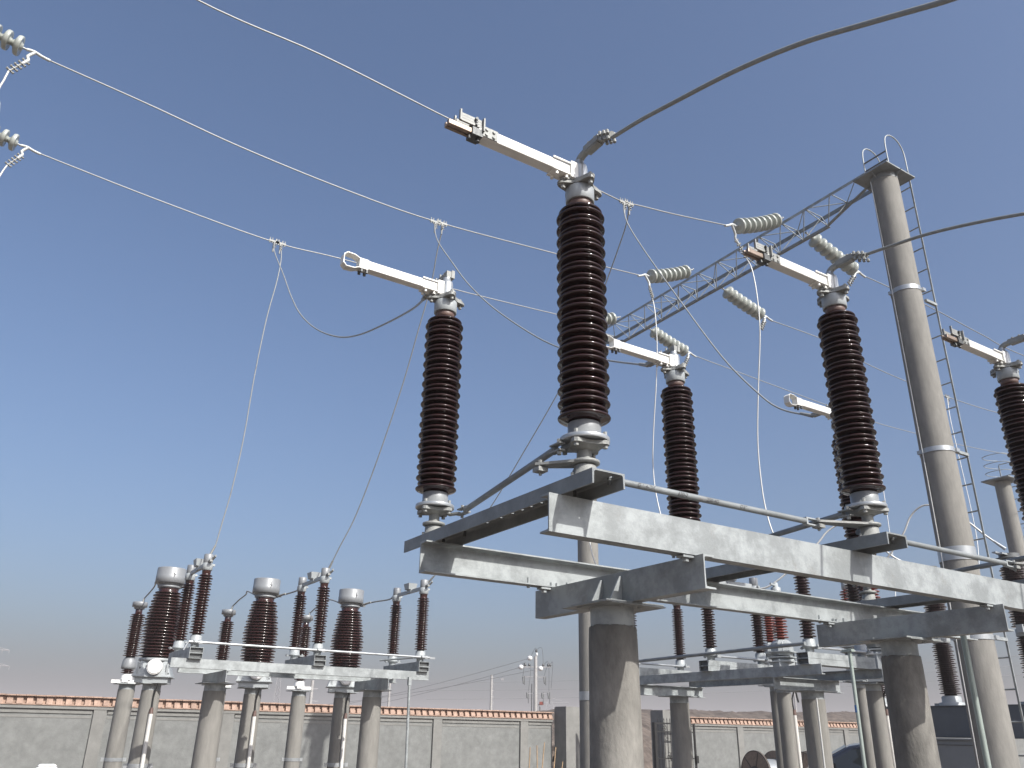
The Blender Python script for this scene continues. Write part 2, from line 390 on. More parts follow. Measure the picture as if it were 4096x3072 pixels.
vp=MB().cyl((6.08,3.47,0),(6.08,3.47,2.40),.021,None,16); 
vpo=tag(vp.build('operating_pipe',M_['greenpipe']),'pale green steel pipe dropping beside the tall gantry column','pipe')

# ------------------------------------------------------------------ lattice gantry
gt=thing('gantry','tall gantry of two round concrete columns and a lattice beam carrying white insulator strings','gantry',(10.5,5.87,0))
GI=Matrix.Translation((-10.5,-5.87,0))
def gp(mb,name,m,parent=None,**k): return mb.build(name,m,parent or gt,GI if parent is None else None,**k)
def gantry_col(cx,cy,top,bands,r0=.232,r1=.196):
    mb=MB().lathe([(r0,0),(r1,top)],40,Matrix.Translation((cx,cy,0)))
    c=gp(mb,'column',M_['spun'])
    for z,h in bands:
        rr=r0+(r1-r0)*z/top+.006
        b=MB().lathe([(rr+.002,z-h/2),(rr,z+h/2)],40,Matrix.Translation((cx,cy,0)))
        if h<.1:
            b.box((cx+rr*.6,cy-rr*.9,z),(.07,.05,.05)).box((cx-rr*.8,cy+rr*.6,z),(.05,.07,.05))
        b.build('steel_band',M_['zinc'],c)
    return c
NC=gantry_col(10.5,5.87,9.62,[(7.65,.07),(5.19,.065),(3.80,.17),(2.78,.06)])
FC=gantry_col(10.5,13.60,9.62,[(7.65,.07),(2.30,.16)])
for (cx,cy,c) in ((10.5,5.87,NC),(10.5,13.60,FC)):
    pl=MB().box((cx+.03,cy+.02,9.70),(.72,.60,.022)).lathe([(.20,9.60),(.20,9.69)],32,Matrix.Translation((cx,cy,0)))
    for sx in (-1,1):
        pl.prism([(0,0),(.14,.09),(0,.09)],(cx+sx*.19,cy-.004,9.60),(sx,0,0),(0,0,1),(0,.008,0)); pl.prism([(0,0),(.12,.09),(0,.09)],(cx-.004,cy+sx*.19,9.60),(0,sx,0),(0,0,1),(.008,0,0))
    pl.box((cx-.2,cy+(.2 if cy<9 else -.2),9.725),(.16,.16,.02)).box((cx+.22,cy-.18,9.73),(.10,.08,.03)).box((cx+.25,cy+.1,9.73),(.12,.06,.03))
    pl.build('cap_plate',M_['galvdark'],c)
# lattice beam
def angle(mb,p,q,w=.05,up=(0,0,1),flip=1):
    p=Vector(p);q=Vector(q);d=(q-p);u=Vector(up);u=(u-d.normalized()*u.dot(d.normalized())).normalized(); s=d.normalized().cross(u)*flip
    t=w*.13; mb.prism([(0,0),(w,0),(w,t),(t,t),(t,w),(0,w)],p,s,u,d)
xa,xb,xc=10.30,10.75,10.52; zt=9.83; zc=9.41; ya,yb=6.05,13.45
tr=MB()
angle(tr,(xb,ya,zt),(xb,yb,zt),.075,(0,0,-1),-1); angle(tr,(xc,6.95,zc),(xc,12.25,zc),.045)
ca=MB(); angle(ca,(xa,ya,zt),(xa,yb,zt),.052,(0,0,-1),-1)
angle(tr,(xc,6.95,zc),(xb-.1,6.15,zt-.02),.055); angle(tr,(xc,12.25,zc),(xb-.1,13.3,zt-.02),.055)
web=MB(); n=14
for k in range(n):
    y0=ya+.15+(yb-ya-.3)*k/n; y1=ya+.15+(yb-ya-.3)*(k+1)/n; ym=(y0+y1)/2
    web.cyl((xa,y0,zt),(xb,y0,zt),.009,None,6)
    if k%2==0: web.cyl((xa,y0,zt),(xb,y1,zt),.008,None,6)
    else: web.cyl((xb,y0,zt),(xa,y1,zt),.008,None,6)
    if 6.9<ym<12.3:
        yc=min(max(ym,6.95),12.25)
        for xx in (xa,xb): web.cyl((xx,y0,zt),(xc,yc,zc),.0085,None,6); web.cyl((xx,y1,zt),(xc,yc,zc),.0085,None,6)
lbm=gp(tr,'lattice_beam',M_['galvdark']); gp(ca,'near_chord',M_['galv'],lbm); gp(web,'lacing',M_['galv'],lbm)
# ladder behind the near column, with two hoops over the platform
ld=MB(); lx=10.92
for y in (5.70,6.10): ld.box((lx,y,4.95),(.012,.024,9.9))
for k in range(26): ld.cyl((lx,5.70,.35+k*.37),(lx,6.10,.35+k*.37),.0105,None,8)
for z in (2.78,5.19,7.5): ld.box((10.80,5.70,z),(.26,.04,.04)).box((10.80,6.10,z),(.26,.04,.04))
lad=gp(ld,'ladder',M_['galv'])
for y in (5.70,6.10):
    pts=[(lx,y,9.7),(lx,y,10.05),(lx-.02,y,10.28),(lx-.12,y,10.42),(lx-.27,y,10.46),(lx-.42,y,10.40),(lx-.5,y,10.22),(lx-.5,y,9.72)]
    MB().tube(pts,.0105,8,3).build('hoop',M_['lightgrey'],lad,GI.inverted()@GI)
MB().cyl((lx-.5,5.70,9.93),(lx-.5,6.10,9.93),.013,None,8).cyl((lx-.5,5.70,10.08),(lx-.5,6.10,10.08),.013,None,8).build('hoop_rungs',M_['castdark'],lad)
ew=MB().tube([(10.29,5.97,9.6),(10.285,5.95,7.6),(10.272,5.94,5.2),(10.262,5.94,3.8),(10.255,5.95,2.8),(10.25,5.97,.05)],.0075,6,3)
gp(ew,'earth_wire',M_['cablewhite'],NC)
# second gantry, only its far column shows
g2=thing('gantry','distant gantry column with flat cap and ladder, at the right edge behind the isolator','gantry',(24.6,12.0,0))
c2=MB().lathe([(.25,0),(.21,8.62)],32).build('column',M_['spun'],g2)
MB().box((0,0,8.66),(.80,.80,.03)).box((-.1,.2,8.70),(.3,.3,.05)).build('cap_plate',M_['galvdark'],c2)
l2=MB()
for y in (-.2,.2): l2.box((.42,y,4.6),(.02,.03,9.3))
for k in range(25): l2.cyl((.42,-.2,.4+k*.37),(.42,.2,.4+k*.37),.014,None,6)
for k in range(3): l2.tube([(.42,-.2,8.9+k*.25),(.1,-.35,8.9+k*.25),(-.25,-.3,8.9+k*.25),(-.35,0,8.9+k*.25),(-.25,.3,8.9+k*.25),(.1,.35,8.9+k*.25),(.42,.2,8.9+k*.25)],.010,6,2)
l2.build('ladder',M_['galv'],g2)
MB().lathe([(.232,5.4),(.232,5.55)],24).build('steel_band',M_['zinc'],g2)

# ------------------------------------------------------------------ overhead conductors and droppers
WP={'w1':[(0.46,7.65,9.07),(2.07,7.65,9.05),(3.85,7.65,8.92),(5.32,7.65,8.87),(6.50,7.65,8.79),(6.74,7.65,8.79),(6.97,7.65,8.84),(7.73,7.65,8.97),(8.83,7.65,9.19)],
'w2':[(-0.73,9.80,9.23),(0.46,9.80,9.12),(1.69,9.80,8.98),(3.19,9.80,8.90),(4.71,9.80,8.91),(7.00,9.80,9.13),(8.11,9.80,9.24),(8.89,9.80,9.33)],
'w3':[(-0.67,12.00,9.29),(1.00,12.00,9.14),(2.83,12.00,9.04),(4.00,12.00,9.12),(6.43,12.00,9.24),(8.56,12.00,9.40),(9.77,12.00,9.53)],
'd1a':[(6.70,7.65,8.78),(6.60,7.54,8.50),(6.55,7.39,8.16),(6.54,7.04,7.51),(6.50,6.46,6.54),(6.35,5.74,5.47),(6.24,5.20,4.82),(6.20,4.91,4.55),(6.14,4.53,4.35)],
'd1b':[(6.79,7.65,8.80),(6.92,7.86,8.64),(7.00,8.18,8.36),(7.07,8.56,8.01),(7.14,9.01,7.57),(7.15,9.52,7.05),(7.11,9.97,6.58),(6.97,10.70,5.80),(6.80,11.39,5.03),(6.58,11.89,4.52),(6.37,12.34,4.05),(6.28,12.50,3.89)],
'd2a':[(4.71,9.80,8.90),(4.64,9.65,8.64),(4.59,9.39,8.26),(4.60,8.96,7.72),(4.59,8.44,7.12),(4.60,7.83,6.51),(4.59,7.07,5.87),(4.54,6.37,5.36),(4.41,5.44,4.82),(4.14,4.53,4.35)],
'd2b':[(4.83,9.80,8.92),(4.86,9.86,8.81),(4.88,10.02,8.52),(4.93,10.28,8.04),(4.92,10.59,7.44),(4.91,11.02,6.64),(4.84,11.56,5.62),(4.74,12.04,4.74),(4.62,12.30,4.26),(4.54,12.50,3.91)],
'd3a':[(2.85,12.00,9.05),(2.80,11.65,8.64),(2.79,10.89,7.86),(2.74,10.12,7.12),(2.71,9.43,6.52),(2.72,8.71,6.01),(2.74,7.98,5.62),(2.72,7.30,5.36),(2.62,6.39,5.07),(2.42,5.37,4.71),(2.14,4.53,4.35)],
'd3b':[(2.96,12.00,9.05),(3.01,12.03,8.78),(3.00,12.06,8.35),(2.94,12.12,7.68),(2.91,12.21,6.72),(2.91,12.31,5.68),(2.87,12.39,4.89),(2.82,12.45,4.40),(2.78,12.48,4.06),(2.73,12.50,3.92)],
'j1':[(9.35,7.75,8.81),(9.34,7.65,8.54),(9.33,7.60,8.02),(9.31,7.61,7.37),(9.29,7.73,6.55),(9.26,7.83,5.68),(9.24,7.83,4.97),(9.22,7.76,4.47),(9.21,7.63,4.12),(9.20,7.38,3.85)],
'j2':[(9.35,10.02,9.14),(9.34,9.95,8.81),(9.33,9.93,8.14),(9.30,9.98,7.34),(9.28,10.09,6.50),(9.26,10.13,5.83),(9.24,10.05,5.24),(9.23,9.85,4.66),(9.21,9.45,4.21),(9.20,9.11,3.98)],
'j3':[(9.35,11.90,8.83),(9.32,11.87,7.80),(9.29,11.95,6.39),(9.26,11.97,5.49),(9.25,11.93,4.91),(9.23,11.70,4.37),(9.21,11.18,3.90),(9.20,10.52,3.63)],
'r1':[(12.30,7.60,9.38),(13.19,7.60,9.38),(14.58,7.60,9.34),(16.07,7.60,9.25),(18.00,7.60,9.20)],
'r2':[(12.18,9.65,9.31),(14.10,9.65,9.32),(15.06,9.65,9.14),(16.59,9.65,9.05),(18.01,9.65,9.04),(19.98,9.65,9.10),(21.99,9.65,9.27)],
'r3':[(12.13,11.75,9.32),(14.46,11.75,9.23),(16.52,11.75,9.15),(18.39,11.75,9.10),(20.20,11.75,9.16),(21.82,11.75,9.22),(24.39,11.75,9.41),(26.19,11.75,9.58)],
'rd2':[(18.15,9.65,9.04),(18.01,9.61,8.50),(17.89,9.53,7.56),(17.72,9.41,6.34),(17.52,9.32,5.39),(16.97,9.20,4.19)],
'rd3':[(18.22,11.75,9.10),(18.24,11.71,8.70),(18.03,11.58,7.43),(17.80,11.45,6.23),(17.61,11.36,5.37),(17.29,11.25,4.45)],
'cA':[(12.00,10.47,4.11),(12.10,10.32,4.15),(12.32,10.07,4.38),(12.69,9.68,4.84),(12.89,9.49,5.13),(13.09,9.22,5.25),(13.28,9.01,5.09),(13.51,8.89,4.79),(13.68,8.77,4.60),(13.85,8.58,4.47),(14.00,8.40,4.40)],
'cB':[(13.00,9.37,4.12),(13.05,9.19,4.19),(13.17,8.83,4.41),(13.23,8.66,4.51),(13.37,8.36,4.91),(13.46,8.23,5.20),(13.52,8.07,5.35),(13.58,7.90,5.37),(13.66,7.67,5.23),(13.77,7.43,5.03),(13.89,7.22,4.75),(14.00,7.01,4.51)],
'thick1':[(2.15,2.52,4.33),(2.15,2.32,4.29),(2.15,2.13,4.24),(2.15,1.74,4.13),(2.15,1.42,4.01),(2.15,1.16,3.88),(2.15,0.93,3.76),(2.15,0.83,3.71),(2.15,0.70,3.62)],
'thick3':[(4.15,2.56,4.36),(4.15,2.37,4.33),(4.15,2.14,4.29),(4.15,1.88,4.22),(4.15,1.58,4.12)],
'thick5':[(6.15,2.69,4.38),(6.15,2.62,4.37),(6.15,2.47,4.34)]}
WP['thick3']+=[(4.15,1.2,3.97),(4.15,.7,3.76),(4.15,0,3.40)]
WP['thick5']=[(6.15,y,z) for x,y,z in WP['thick3']]
WP['w1'].insert(0,(-2.4,7.65,9.5)); WP['thick1']+=[(2.15,-.2,2.95),(2.15,-1.2,2.1)]
WP['r1'].append((26,7.6,9.6)); WP['r2'].append((27,9.65,9.6))
def wire(key,name,r,m,label,cat,group=None,sub=6):
    pts=WP[key]; mb=MB().tube(pts,r,8,sub); o=mb.build(name,M_[m]); tag(o,label,cat,group); return o
GW='overhead line conductors'
wire('w1','line_conductor',.0092,'cable','overhead strand crossing the top of the photo and passing behind the nearest white arm','overhead wire',GW)
wire('w2','line_conductor',.0092,'cable','overhead strand from the upper white insulator string at the left edge, highest of the two','overhead wire',GW)
wire('w3','line_conductor',.0092,'cable','overhead strand from the lower left white string, passing behind the open loop arm','overhead wire',GW)
wire('r1','line_conductor',.0088,'cabledull','thin strand leaving the gantry to the right, topmost of three beside the tall column','overhead wire',GW)
wire('r2','line_conductor',.0088,'cabledull','thin strand leaving the gantry to the right, middle one of three','overhead wire',GW)
wire('r3','line_conductor',.0088,'cabledull','thin strand leaving the gantry to the right, lowest of three','overhead wire',GW)
GD='dropper cables tapped off the overhead strands'
def dropper(key,label,m='cabledull',clamp=True,lug=True,r=.0088):
    o=wire(key,'dropper_cable',r,m,label,'dropper cable',GD)
    pts=[Vector(p) for p in WP[key]]
    if clamp:
        p=pts[0]; c=MB().box(p,(.17,.028,.034)).box(p+Vector((0,0,-.06)),(.024,.026,.13)).cyl(p+Vector((0,0,-.12)),p+Vector((0,0,-.20)),.015,.011,10)
        for dx in (-.07,-.03,.03,.07): c.bolt(p+Vector((dx,0,.02)),.008,.04).bolt(p+Vector((dx,0,-.02)),.010,.02,(0,0,-1))
        for dz in (-.06,-.1): c.bolt(p+Vector((0,-.015,dz)),.008,.03,(0,-1,0)).bolt(p+Vector((0.015,0,dz)),.008,.03,(1,0,0))
        c.build('t_clamp',M_['cast'],o)
    if lug:
        p=pts[-1];q=pts[-2]; d=(q-p).normalized()
        MB().cyl(p,p+d*.16,.018,.014,10).build('lug',M_['cast'],o)
    return o
dropper('d1a','long dropper from the topmost strand down to the small arm behind the middle isolator pole')
dropper('d1b','dropper running down behind the nearest insulator to the right-hand post of the far left bay')
dropper('d2a','dropper swinging from the middle strand to behind the nearest brown insulator')
dropper('d2b','dropper falling from the middle strand to the centre pole of the far left bay')
dropper('d3a','dropper sagging in a deep loop from the lowest strand to the open loop arm')
dropper('d3b','leftmost dropper, falling in a long curve to the left pole of the far left bay')
dropper('j1','white dropper falling from the right clamp behind the contact of the middle isolator','cablewhite',False,True,.0098)
dropper('j2','white dropper falling just right of the nearest insulator past the fourth insulator','cablewhite',False,True,.0098)
dropper('j3','white dropper curling in front of the slim far gantry column under the front beam','cablewhite',False,True,.0098)
dropper('rd2','thin white dropper right of the tall gantry column beside its ladder','cablewhite',True,False)
dropper('rd3','thin white dropper between the middle isolator and the tall gantry column','cablewhite',True,False)
GA='white cables arching to the breaker tops'
for k,l in (('cA','white cable arching behind the middle isolator base to a breaker top'),('cB','white cable arching high behind the tall gantry column to a breaker top')):
    o=wire(k,'arched_cable',.016,'cablewhite',l,'cable',GA)
    e=Vector(WP[k][-1]); d=(Vector(WP[k][-2])-e).normalized(); MB().cyl(e,e+d*.2,.03,.02,10).build('lug',M_['zinc'],o)
GT='thick flexible conductors leaving the front terminals'
wire('thick1','flexible_conductor',.0102,'thick','thick grey conductor curving from the nearest terminal to the top right of the photo','conductor',GT)
wire('thick3','flexible_conductor',.0102,'thick','thick grey conductor from the middle terminal, crossing in front of the gantry column','conductor',GT)
wire('thick5','flexible_conductor',.0102,'thick','short piece of thick grey conductor at the right edge of the photo','conductor',GT)

# ------------------------------------------------------------------ suspension strings
def string(p0,p1,label,n=8,tail=None,sag=.05,jump=True):
    """p0 = wire end (clamp), p1 = gantry end"""
    p0=Vector(p0);p1=Vector(p1); t=thing('insulator_string',label,'insulator string',p1,0,'white disc insulator strings')
    d=(p1-p0); L=d.length; u=d.normalized(); I=Matrix.Translation(-p1)
    def pos(s): # 0..1
        q=p0+d*s; q.z-=sag*4*s*(1-s); return q
    s0=.30/L; s1=1-.16/L
    prof=[(.012,-.072),(.045,-.066),(.05,-.046),(.09,-.042),(.124,-.048),(.130,-.040),(.131,-.012),(.122,.006),(.088,.020),(.05,.034),(.045,.045),(.035,.060),(.012,.066)]
    disc=None
    for k in range(n):
        s=s0+(s1-s0)*(k+.5)/n; q=pos(s); tg=(pos(s+.01)-pos(s-.01)).normalized()
        Mx=I@Matrix.Translation(q)@tg.to_track_quat('Z','Y').to_matrix().to_4x4()
        if disc is None:
            disc=MB().lathe(prof,28).build('disc',M_['whiteporc'],t,Mx)
        else:
            c=disc.copy(); COL.objects.link(c); c.parent=t; c.matrix_local=Mx
    ft=MB().tube([pos(s1-.03),pos(1)],.014,8,1,I).tube([pos(s0-.05),pos(s0+.06)],.014,8,1,I)
    ft.box(pos(1)-u*.03,(.05,.03,.06),I.to_3x3().to_4x4() if False else None) if False else None
    for s in (1-.02/L,1-.08/L): ft.bolt(I@pos(s),.022,.02)
    ft.build('link_fitting',M_['zinc'],t)
    a=pos(s0-.03)
    cl=MB().tube([p0-u*.02,p0+u*.08,p0+u*.17+Vector((0,0,.012)),a],.02,10,3,I,None)
    if tail is not None:
        tl=[Vector(q) for q in tail]
        cl.tube([p0+u*.16,tl[0]+(a-tl[0])*.35,tl[0],tl[0]+(tl[1]-tl[0])*.3],.020,10,3,I)
        cb=cl.build('strain_clamp',M_['clamp'],t)
        tb=MB().tube(tl,.012,8,1,I); nn=5
        for k in range(nn):
            q=tl[0]+(tl[1]-tl[0])*((k+.6)/nn); dd=(tl[1]-tl[0]).normalized(); s=dd.cross(Vector((0,1,0))).normalized()
            q=I@q
            tb.box(q,(.024,.036,.020)).cyl(q-s*.05,q+s*.05,.009,None,6).cyl(q+Vector((0,.014,0))-s*.045,q+Vector((0,.014,0))+s*.045,.008,None,6).bolt(q+s*.035,.015,.014,s).bolt(q-s*.035,.015,.014,-s)
        tb.build('bolted_tail',M_['cast'],t)
        if len(tail)>2: pass
    else: cl.build('strain_clamp',M_['clamp'],t)
    return t
string((8.83,7.65,9.18),(10.30,7.65,9.89),'white disc string on the near side of the gantry, topmost and nearest the tall column',8,[(9.08,7.70,9.06),(9.34,7.73,8.80)],.06)
string((8.86,9.80,9.31),(10.27,9.80,9.92),'white disc string on the near side of the gantry, middle of three',8,[(9.10,9.80,9.17),(9.34,9.98,9.08)],.06)
string((8.85,12.0,9.42),(10.26,12.0,9.83),'white disc string mostly hidden behind the nearest brown insulator, near side of the gantry',8,[(9.10,12.0,9.28),(9.34,11.92,8.95)],.06)
string((12.33,7.60,9.37),(10.79,7.60,9.75),'white disc string sloping off the far side of the gantry, nearest the tall column',8,[(12.06,7.60,9.33),(11.82,7.60,9.04)],.04)
string((12.20,9.65,9.31),(10.77,9.65,9.65),'white disc string sloping off the far side of the gantry, middle of three',8,[(12.00,9.65,9.27),(11.86,9.65,9.02)],.04)
string((12.15,11.75,9.31),(10.75,11.75,9.65),'white disc string sloping off the far side of the gantry, lowest, above the fourth insulator',8,[(11.95,11.75,9.27),(11.82,11.75,9.02)],.04)
for (p,q,a,b,c,l) in (((-.73,9.80,9.23),(-2.20,9.80,9.50),(-.93,9.80,9.12),(-1.085,9.80,8.86),[(-1.085,9.80,8.86),(-1.10,9.80,8.72),(-1.12,9.80,8.5),(-1.05,9.8,8.0),(-1.2,9.6,5.5),(-1.6,9.4,3.2)],'upper white disc string at the left edge of the photo'),
                  ((-.665,12.0,9.285),(-2.13,12.0,9.57),(-.86,12.0,9.18),(-.998,12.0,8.93),[(-.998,12.0,8.93),(-1.03,12.0,8.80),(-1.05,12.0,8.6),(-1.0,12.0,8.1),(-1.15,11.9,5.5),(-1.5,11.8,3.2)],'lower white disc string at the left edge of the photo')):
    t=string(p,q,l,8,[a,b],.02)
    o=MB().tube(c,.0125,8,4).build('dropper_cable',M_['cablewhite']); tag(o,'white cable tail hanging below the '+('upper' if p[1]<11 else 'lower')+' disc string at the left edge','dropper cable',GD)
# where those two strings are anchored: a gantry just outside the frame
g3=thing('gantry','gantry beam at the far left that anchors the two left disc strings','gantry',(-2.5,11,0))
MB().box((.27,-1.2,9.5),(.10,.12,.14)).box((.34,1.0,9.57),(.10,.12,.14)).box((.2,-.3,9.53),(.10,6.6,.10)).build('beam',M_['galvdark'],g3)
MB().lathe([(.22,0),(.19,9.5)],28,Matrix.Translation((.2,3.2,0))).lathe([(.22,0),(.19,9.5)],28,Matrix.Translation((.2,-3.2,0))).build('column',M_['spun'],g3)
# ------------------------------------------------------------------ far isolator bays (left bay and right bay share the design)
def thin_profile(z0,z1,n,rb,rs,rc):
    P=[];p=(z1-z0)/n
    def sh(z,r): return [(rc,z-.011),(r-.014,z-.006),(r-.002,z-.0055),(r,z-.002),(r-.001,z+.004),(r-.012,z+.008),(rc+.012,z+.014),(rc,z+.0165)]
    for i in range(n):
        z=z0+p*i; P+=sh(z+p*.25,rb); P+=sh(z+p*.75,rs)
    return P
HI=.88
def pole_small(label,loc,rz,pm,group):
    """local Y runs from the front to the back insulator, origin on top of the carrying beams"""
    t=thing('isolator_switch',label,'isolator switch',loc,rz,group)
    ch=MB()
    for z in (.035,.110): 
        w=.068
        for (a,b,c,d) in ((0,-.033,.18,.006),(0,.033,.18,.006)): ch.box((0,.52,z+b),(c,1.36,d))
        for s in (-.087,.087): ch.box((s,.52,z),(.006,1.36,.060))
    ch.box((0,.52,.074),(.17,1.34,.008))
    ch.build('base_channel',M_['galv'],t)
    inn=MB()  # dark plates stand for the shade inside the open tube ends
    for z in (.035,.112): inn.box((0,-.12,z),(.165,.004,.05))
    inn.build('tube_end_shade',M_['castdark'],t)
    for i,y in enumerate((0,1.05)):
        b=MB().lathe([(.055,.150),(.055,.20),(.075,.205),(.095,.215),(.095,.228),(.080,.232),(.078,.305),(.070,.318)],24)
        b.box((.10,0,.212),(.10,.03,.015)).box((-.10,0,.212),(.08,.03,.015)).bolt((.13,0,.215),.012,.03).bolt((-.12,0,.2),.012,.03)
        b.build('bearing',M_['lightgrey'],t,Matrix.Translation((0,y,0)))
        ins=MB().lathe([(.062,.312)]+thin_profile(.33,.33+HI-.05,11,.102,.091,.056)+[(.060,.33+HI-.04),(.062,.335+HI)],32).build('insulator',pm,t,Matrix.Translation((0,y,0)))
        MB().lathe([(.066,1.215),(.075,1.222),(.075,1.30),(.060,1.325)],24).box((.05,0,1.30),(.10,.04,.03)).build('cap_fitting',M_['lightgrey'],t,Matrix.Translation((0,y,0)))
        MB().lathe([(.062,1.322),(.066,1.33),(.066,1.44),(.058,1.448)],28).build('head_cylinder',M_['silver'],t,Matrix.Translation((0,y,0)))
    ar=MB().box((0,.27,1.318),(.035,.50,.055)).box((0,.79,1.318),(.035,.48,.055)).box((0,.52,1.325),(.06,.16,.06))
    ar.build('arm',M_['lightgrey'],t)
    MB().box((0,.52,1.40),(.13,.16,.10),taper=1.25).build('contact_hood',M_['lightgrey'],t)
    tm=MB().tube([(0,-.04,1.325),(.02,-.12,1.345),(.05,-.19,1.40)],.016,8,3).box((.01,-.10,1.34),(.04,.10,.03)).bolt((.03,-.14,1.37),.012,.02).bolt((.05,-.17,1.40),.012,.02)
    tm.build('terminal_clamp',M_['cast'],t)
    return t
def post(label,loc,h,r0,r1,cap,group,conduit=None,band=None,rz=0):
    t=thing('concrete_post',label,'post',loc,rz,group)
    MB().lathe([(r0,0),(r1,h-.10)],28).build('shaft',M_['spun'],t)
    c=MB().lathe([(r1-.004,h-.105),(r1-.004,h-.006)],28); c.build('steel_cap',M_['galv'],t)
    pl=MB()
    if cap=='wide': pl.box((0,0,h),(.46,.46,.012))
    elif cap=='plate': pl.box((0,0,h),(.40,.30,.012)).box((0,-.16,h+.03),(.62,.04,.05)).box((0,.16,h+.03),(.62,.04,.05))
    else: pl.box((0,0,h),(.44,.44,.014))
    pl.build('cap_plate',M_['galv'] if cap!='plate' else M_['white'],t)
    if band is not None:
        rr=r0+(r1-r0)*band/h
        b=MB().lathe([(rr+.006,band-.03),(rr+.006,band+.03)],28).box((rr+.03,0,band),(.06,.02,.06)).box((-rr-.03,0,band),(.06,.02,.06))
        b.build('steel_band',M_['zinc'],t)
    if conduit:
        x,y=conduit; q=Vector((x,y,0)).normalized()*(r0+.03)
        MB().cyl((q.x,q.y,0),(q.x*.9,q.y*.9,h-.45),.032,None,12).build('conduit',M_['pvc'],t)
        MB().cyl((q.x*.9,q.y*.9,h-.45),(q.x*.9,q.y*.9,h-.36),.036,.024,12).build('conduit_end',M_['neck'],t)
        MB().tube([(q.x*.9,q.y*.9,h-.38),(q.x*.8,q.y*.85,h-.2),(q.x*1.3,q.y*1.1,h-.02),(q.x*.9,q.y*.9,h+.12)],.013,6,4).build('cable_tail',M_['black'],t)
    return t
def frame_small(label,loc,rz,lx0,lx1,posts,plabels,group):
    """beams along local X; carries three small poles"""
    t=thing('support_frame',label,'steel frame',loc,rz)
    for y,f in ((-.10,1),(1.13,-1)):
        xs=lx0 if y<0 else lx0+.35
        MB().channel((xs,y,-.125),(lx1-xs,0,0),(0,0,1),(0,f,0),.125,.065).build('long_beam',M_['galv'],t)
    for px in posts:
        c=MB().channel((px-.03,-.14,-.285),(0,1.34,0),(0,0,1),(1,0,0),.158,.062)
        c.bolt((px,-.07,-.157),.010,.02); c.build('cross_beam',M_['galv'],t)
        if rz: 
            g=MB().prism([(0,0),(.45,.105),(.45,.125),(0,.02)],(px-.04,.55,-.285),(0,1,0),(0,0,1),(.012,0,0)); g.build('brace',M_['galv'],t)
    return t
ZB=2.485
GLI='isolator poles of the far left bay'
fL=frame_small('pale steel frame on two posts carrying the far left isolator poles',(0,12.5,ZB),0,2.42,6.34,(3.2,5.66),None,None)
l1=pole_small('left isolator pole of the far left bay, beside the leftmost silver-headed transformer',(2.72,12.5,ZB),0,M_['porcred'],GLI)
l2_=dup(l1,None,(4.50,12.5,ZB),0,'middle isolator pole of the far left bay, between the second and third silver-headed transformers')
l3=dup(l1,None,(6.22,12.5,ZB),0,'right isolator pole of the far left bay, last before the big steel frame')
def bar(p,q,r,m,name,label,cat,group=None):
    o=MB().cyl(p,q,r,None,12).build(name,M_[m]); return tag(o,label,cat,group)
rl=MB().cyl((2.60,12.36,ZB+.215),(6.32,12.36,ZB+.215),.017,None,12)
for x in (2.72,4.50,6.22): rl.box((x+.04,12.38,ZB+.215),(.05,.06,.05)).bolt((x-.05,12.34,ZB+.22),.012,.02)
rl.cyl((2.60,12.36,ZB+.215),(2.55,12.36,ZB+.10),.014,None,8).box((6.36,12.36,ZB+.21),(.10,.03,.03))
tag(rl.build('linkage_rod',M_['zinc']),'bright steel rod linking the three isolator poles of the far left bay','linkage rod')
op=MB().cyl((6.03,12.34,0),(5.98,12.34,2.34),.021,None,12).box((5.98,12.34,2.33),(.05,.05,.12))
tag(op.build('operating_pipe',M_['galv']),'slim vertical pipe hanging under the right end of the far left frame','pipe')
tag(MB().cyl((5.7,12.9,ZB+.17),(6.2,12.4,ZB+.22),.014,None,10).build('crank_rod',M_['galvdark']),'short slanting rod at the foot of the right pole of the far left bay','linkage rod')
GP='concrete posts of the far left bay'
post('stout post under the left part of the far left isolator frame',(3.2,13.0,0),2.2,.175,.150,'wide',GP)
post('stout post under the right end of the far left isolator frame',(5.66,13.0,0),2.2,.175,.150,'wide',GP)

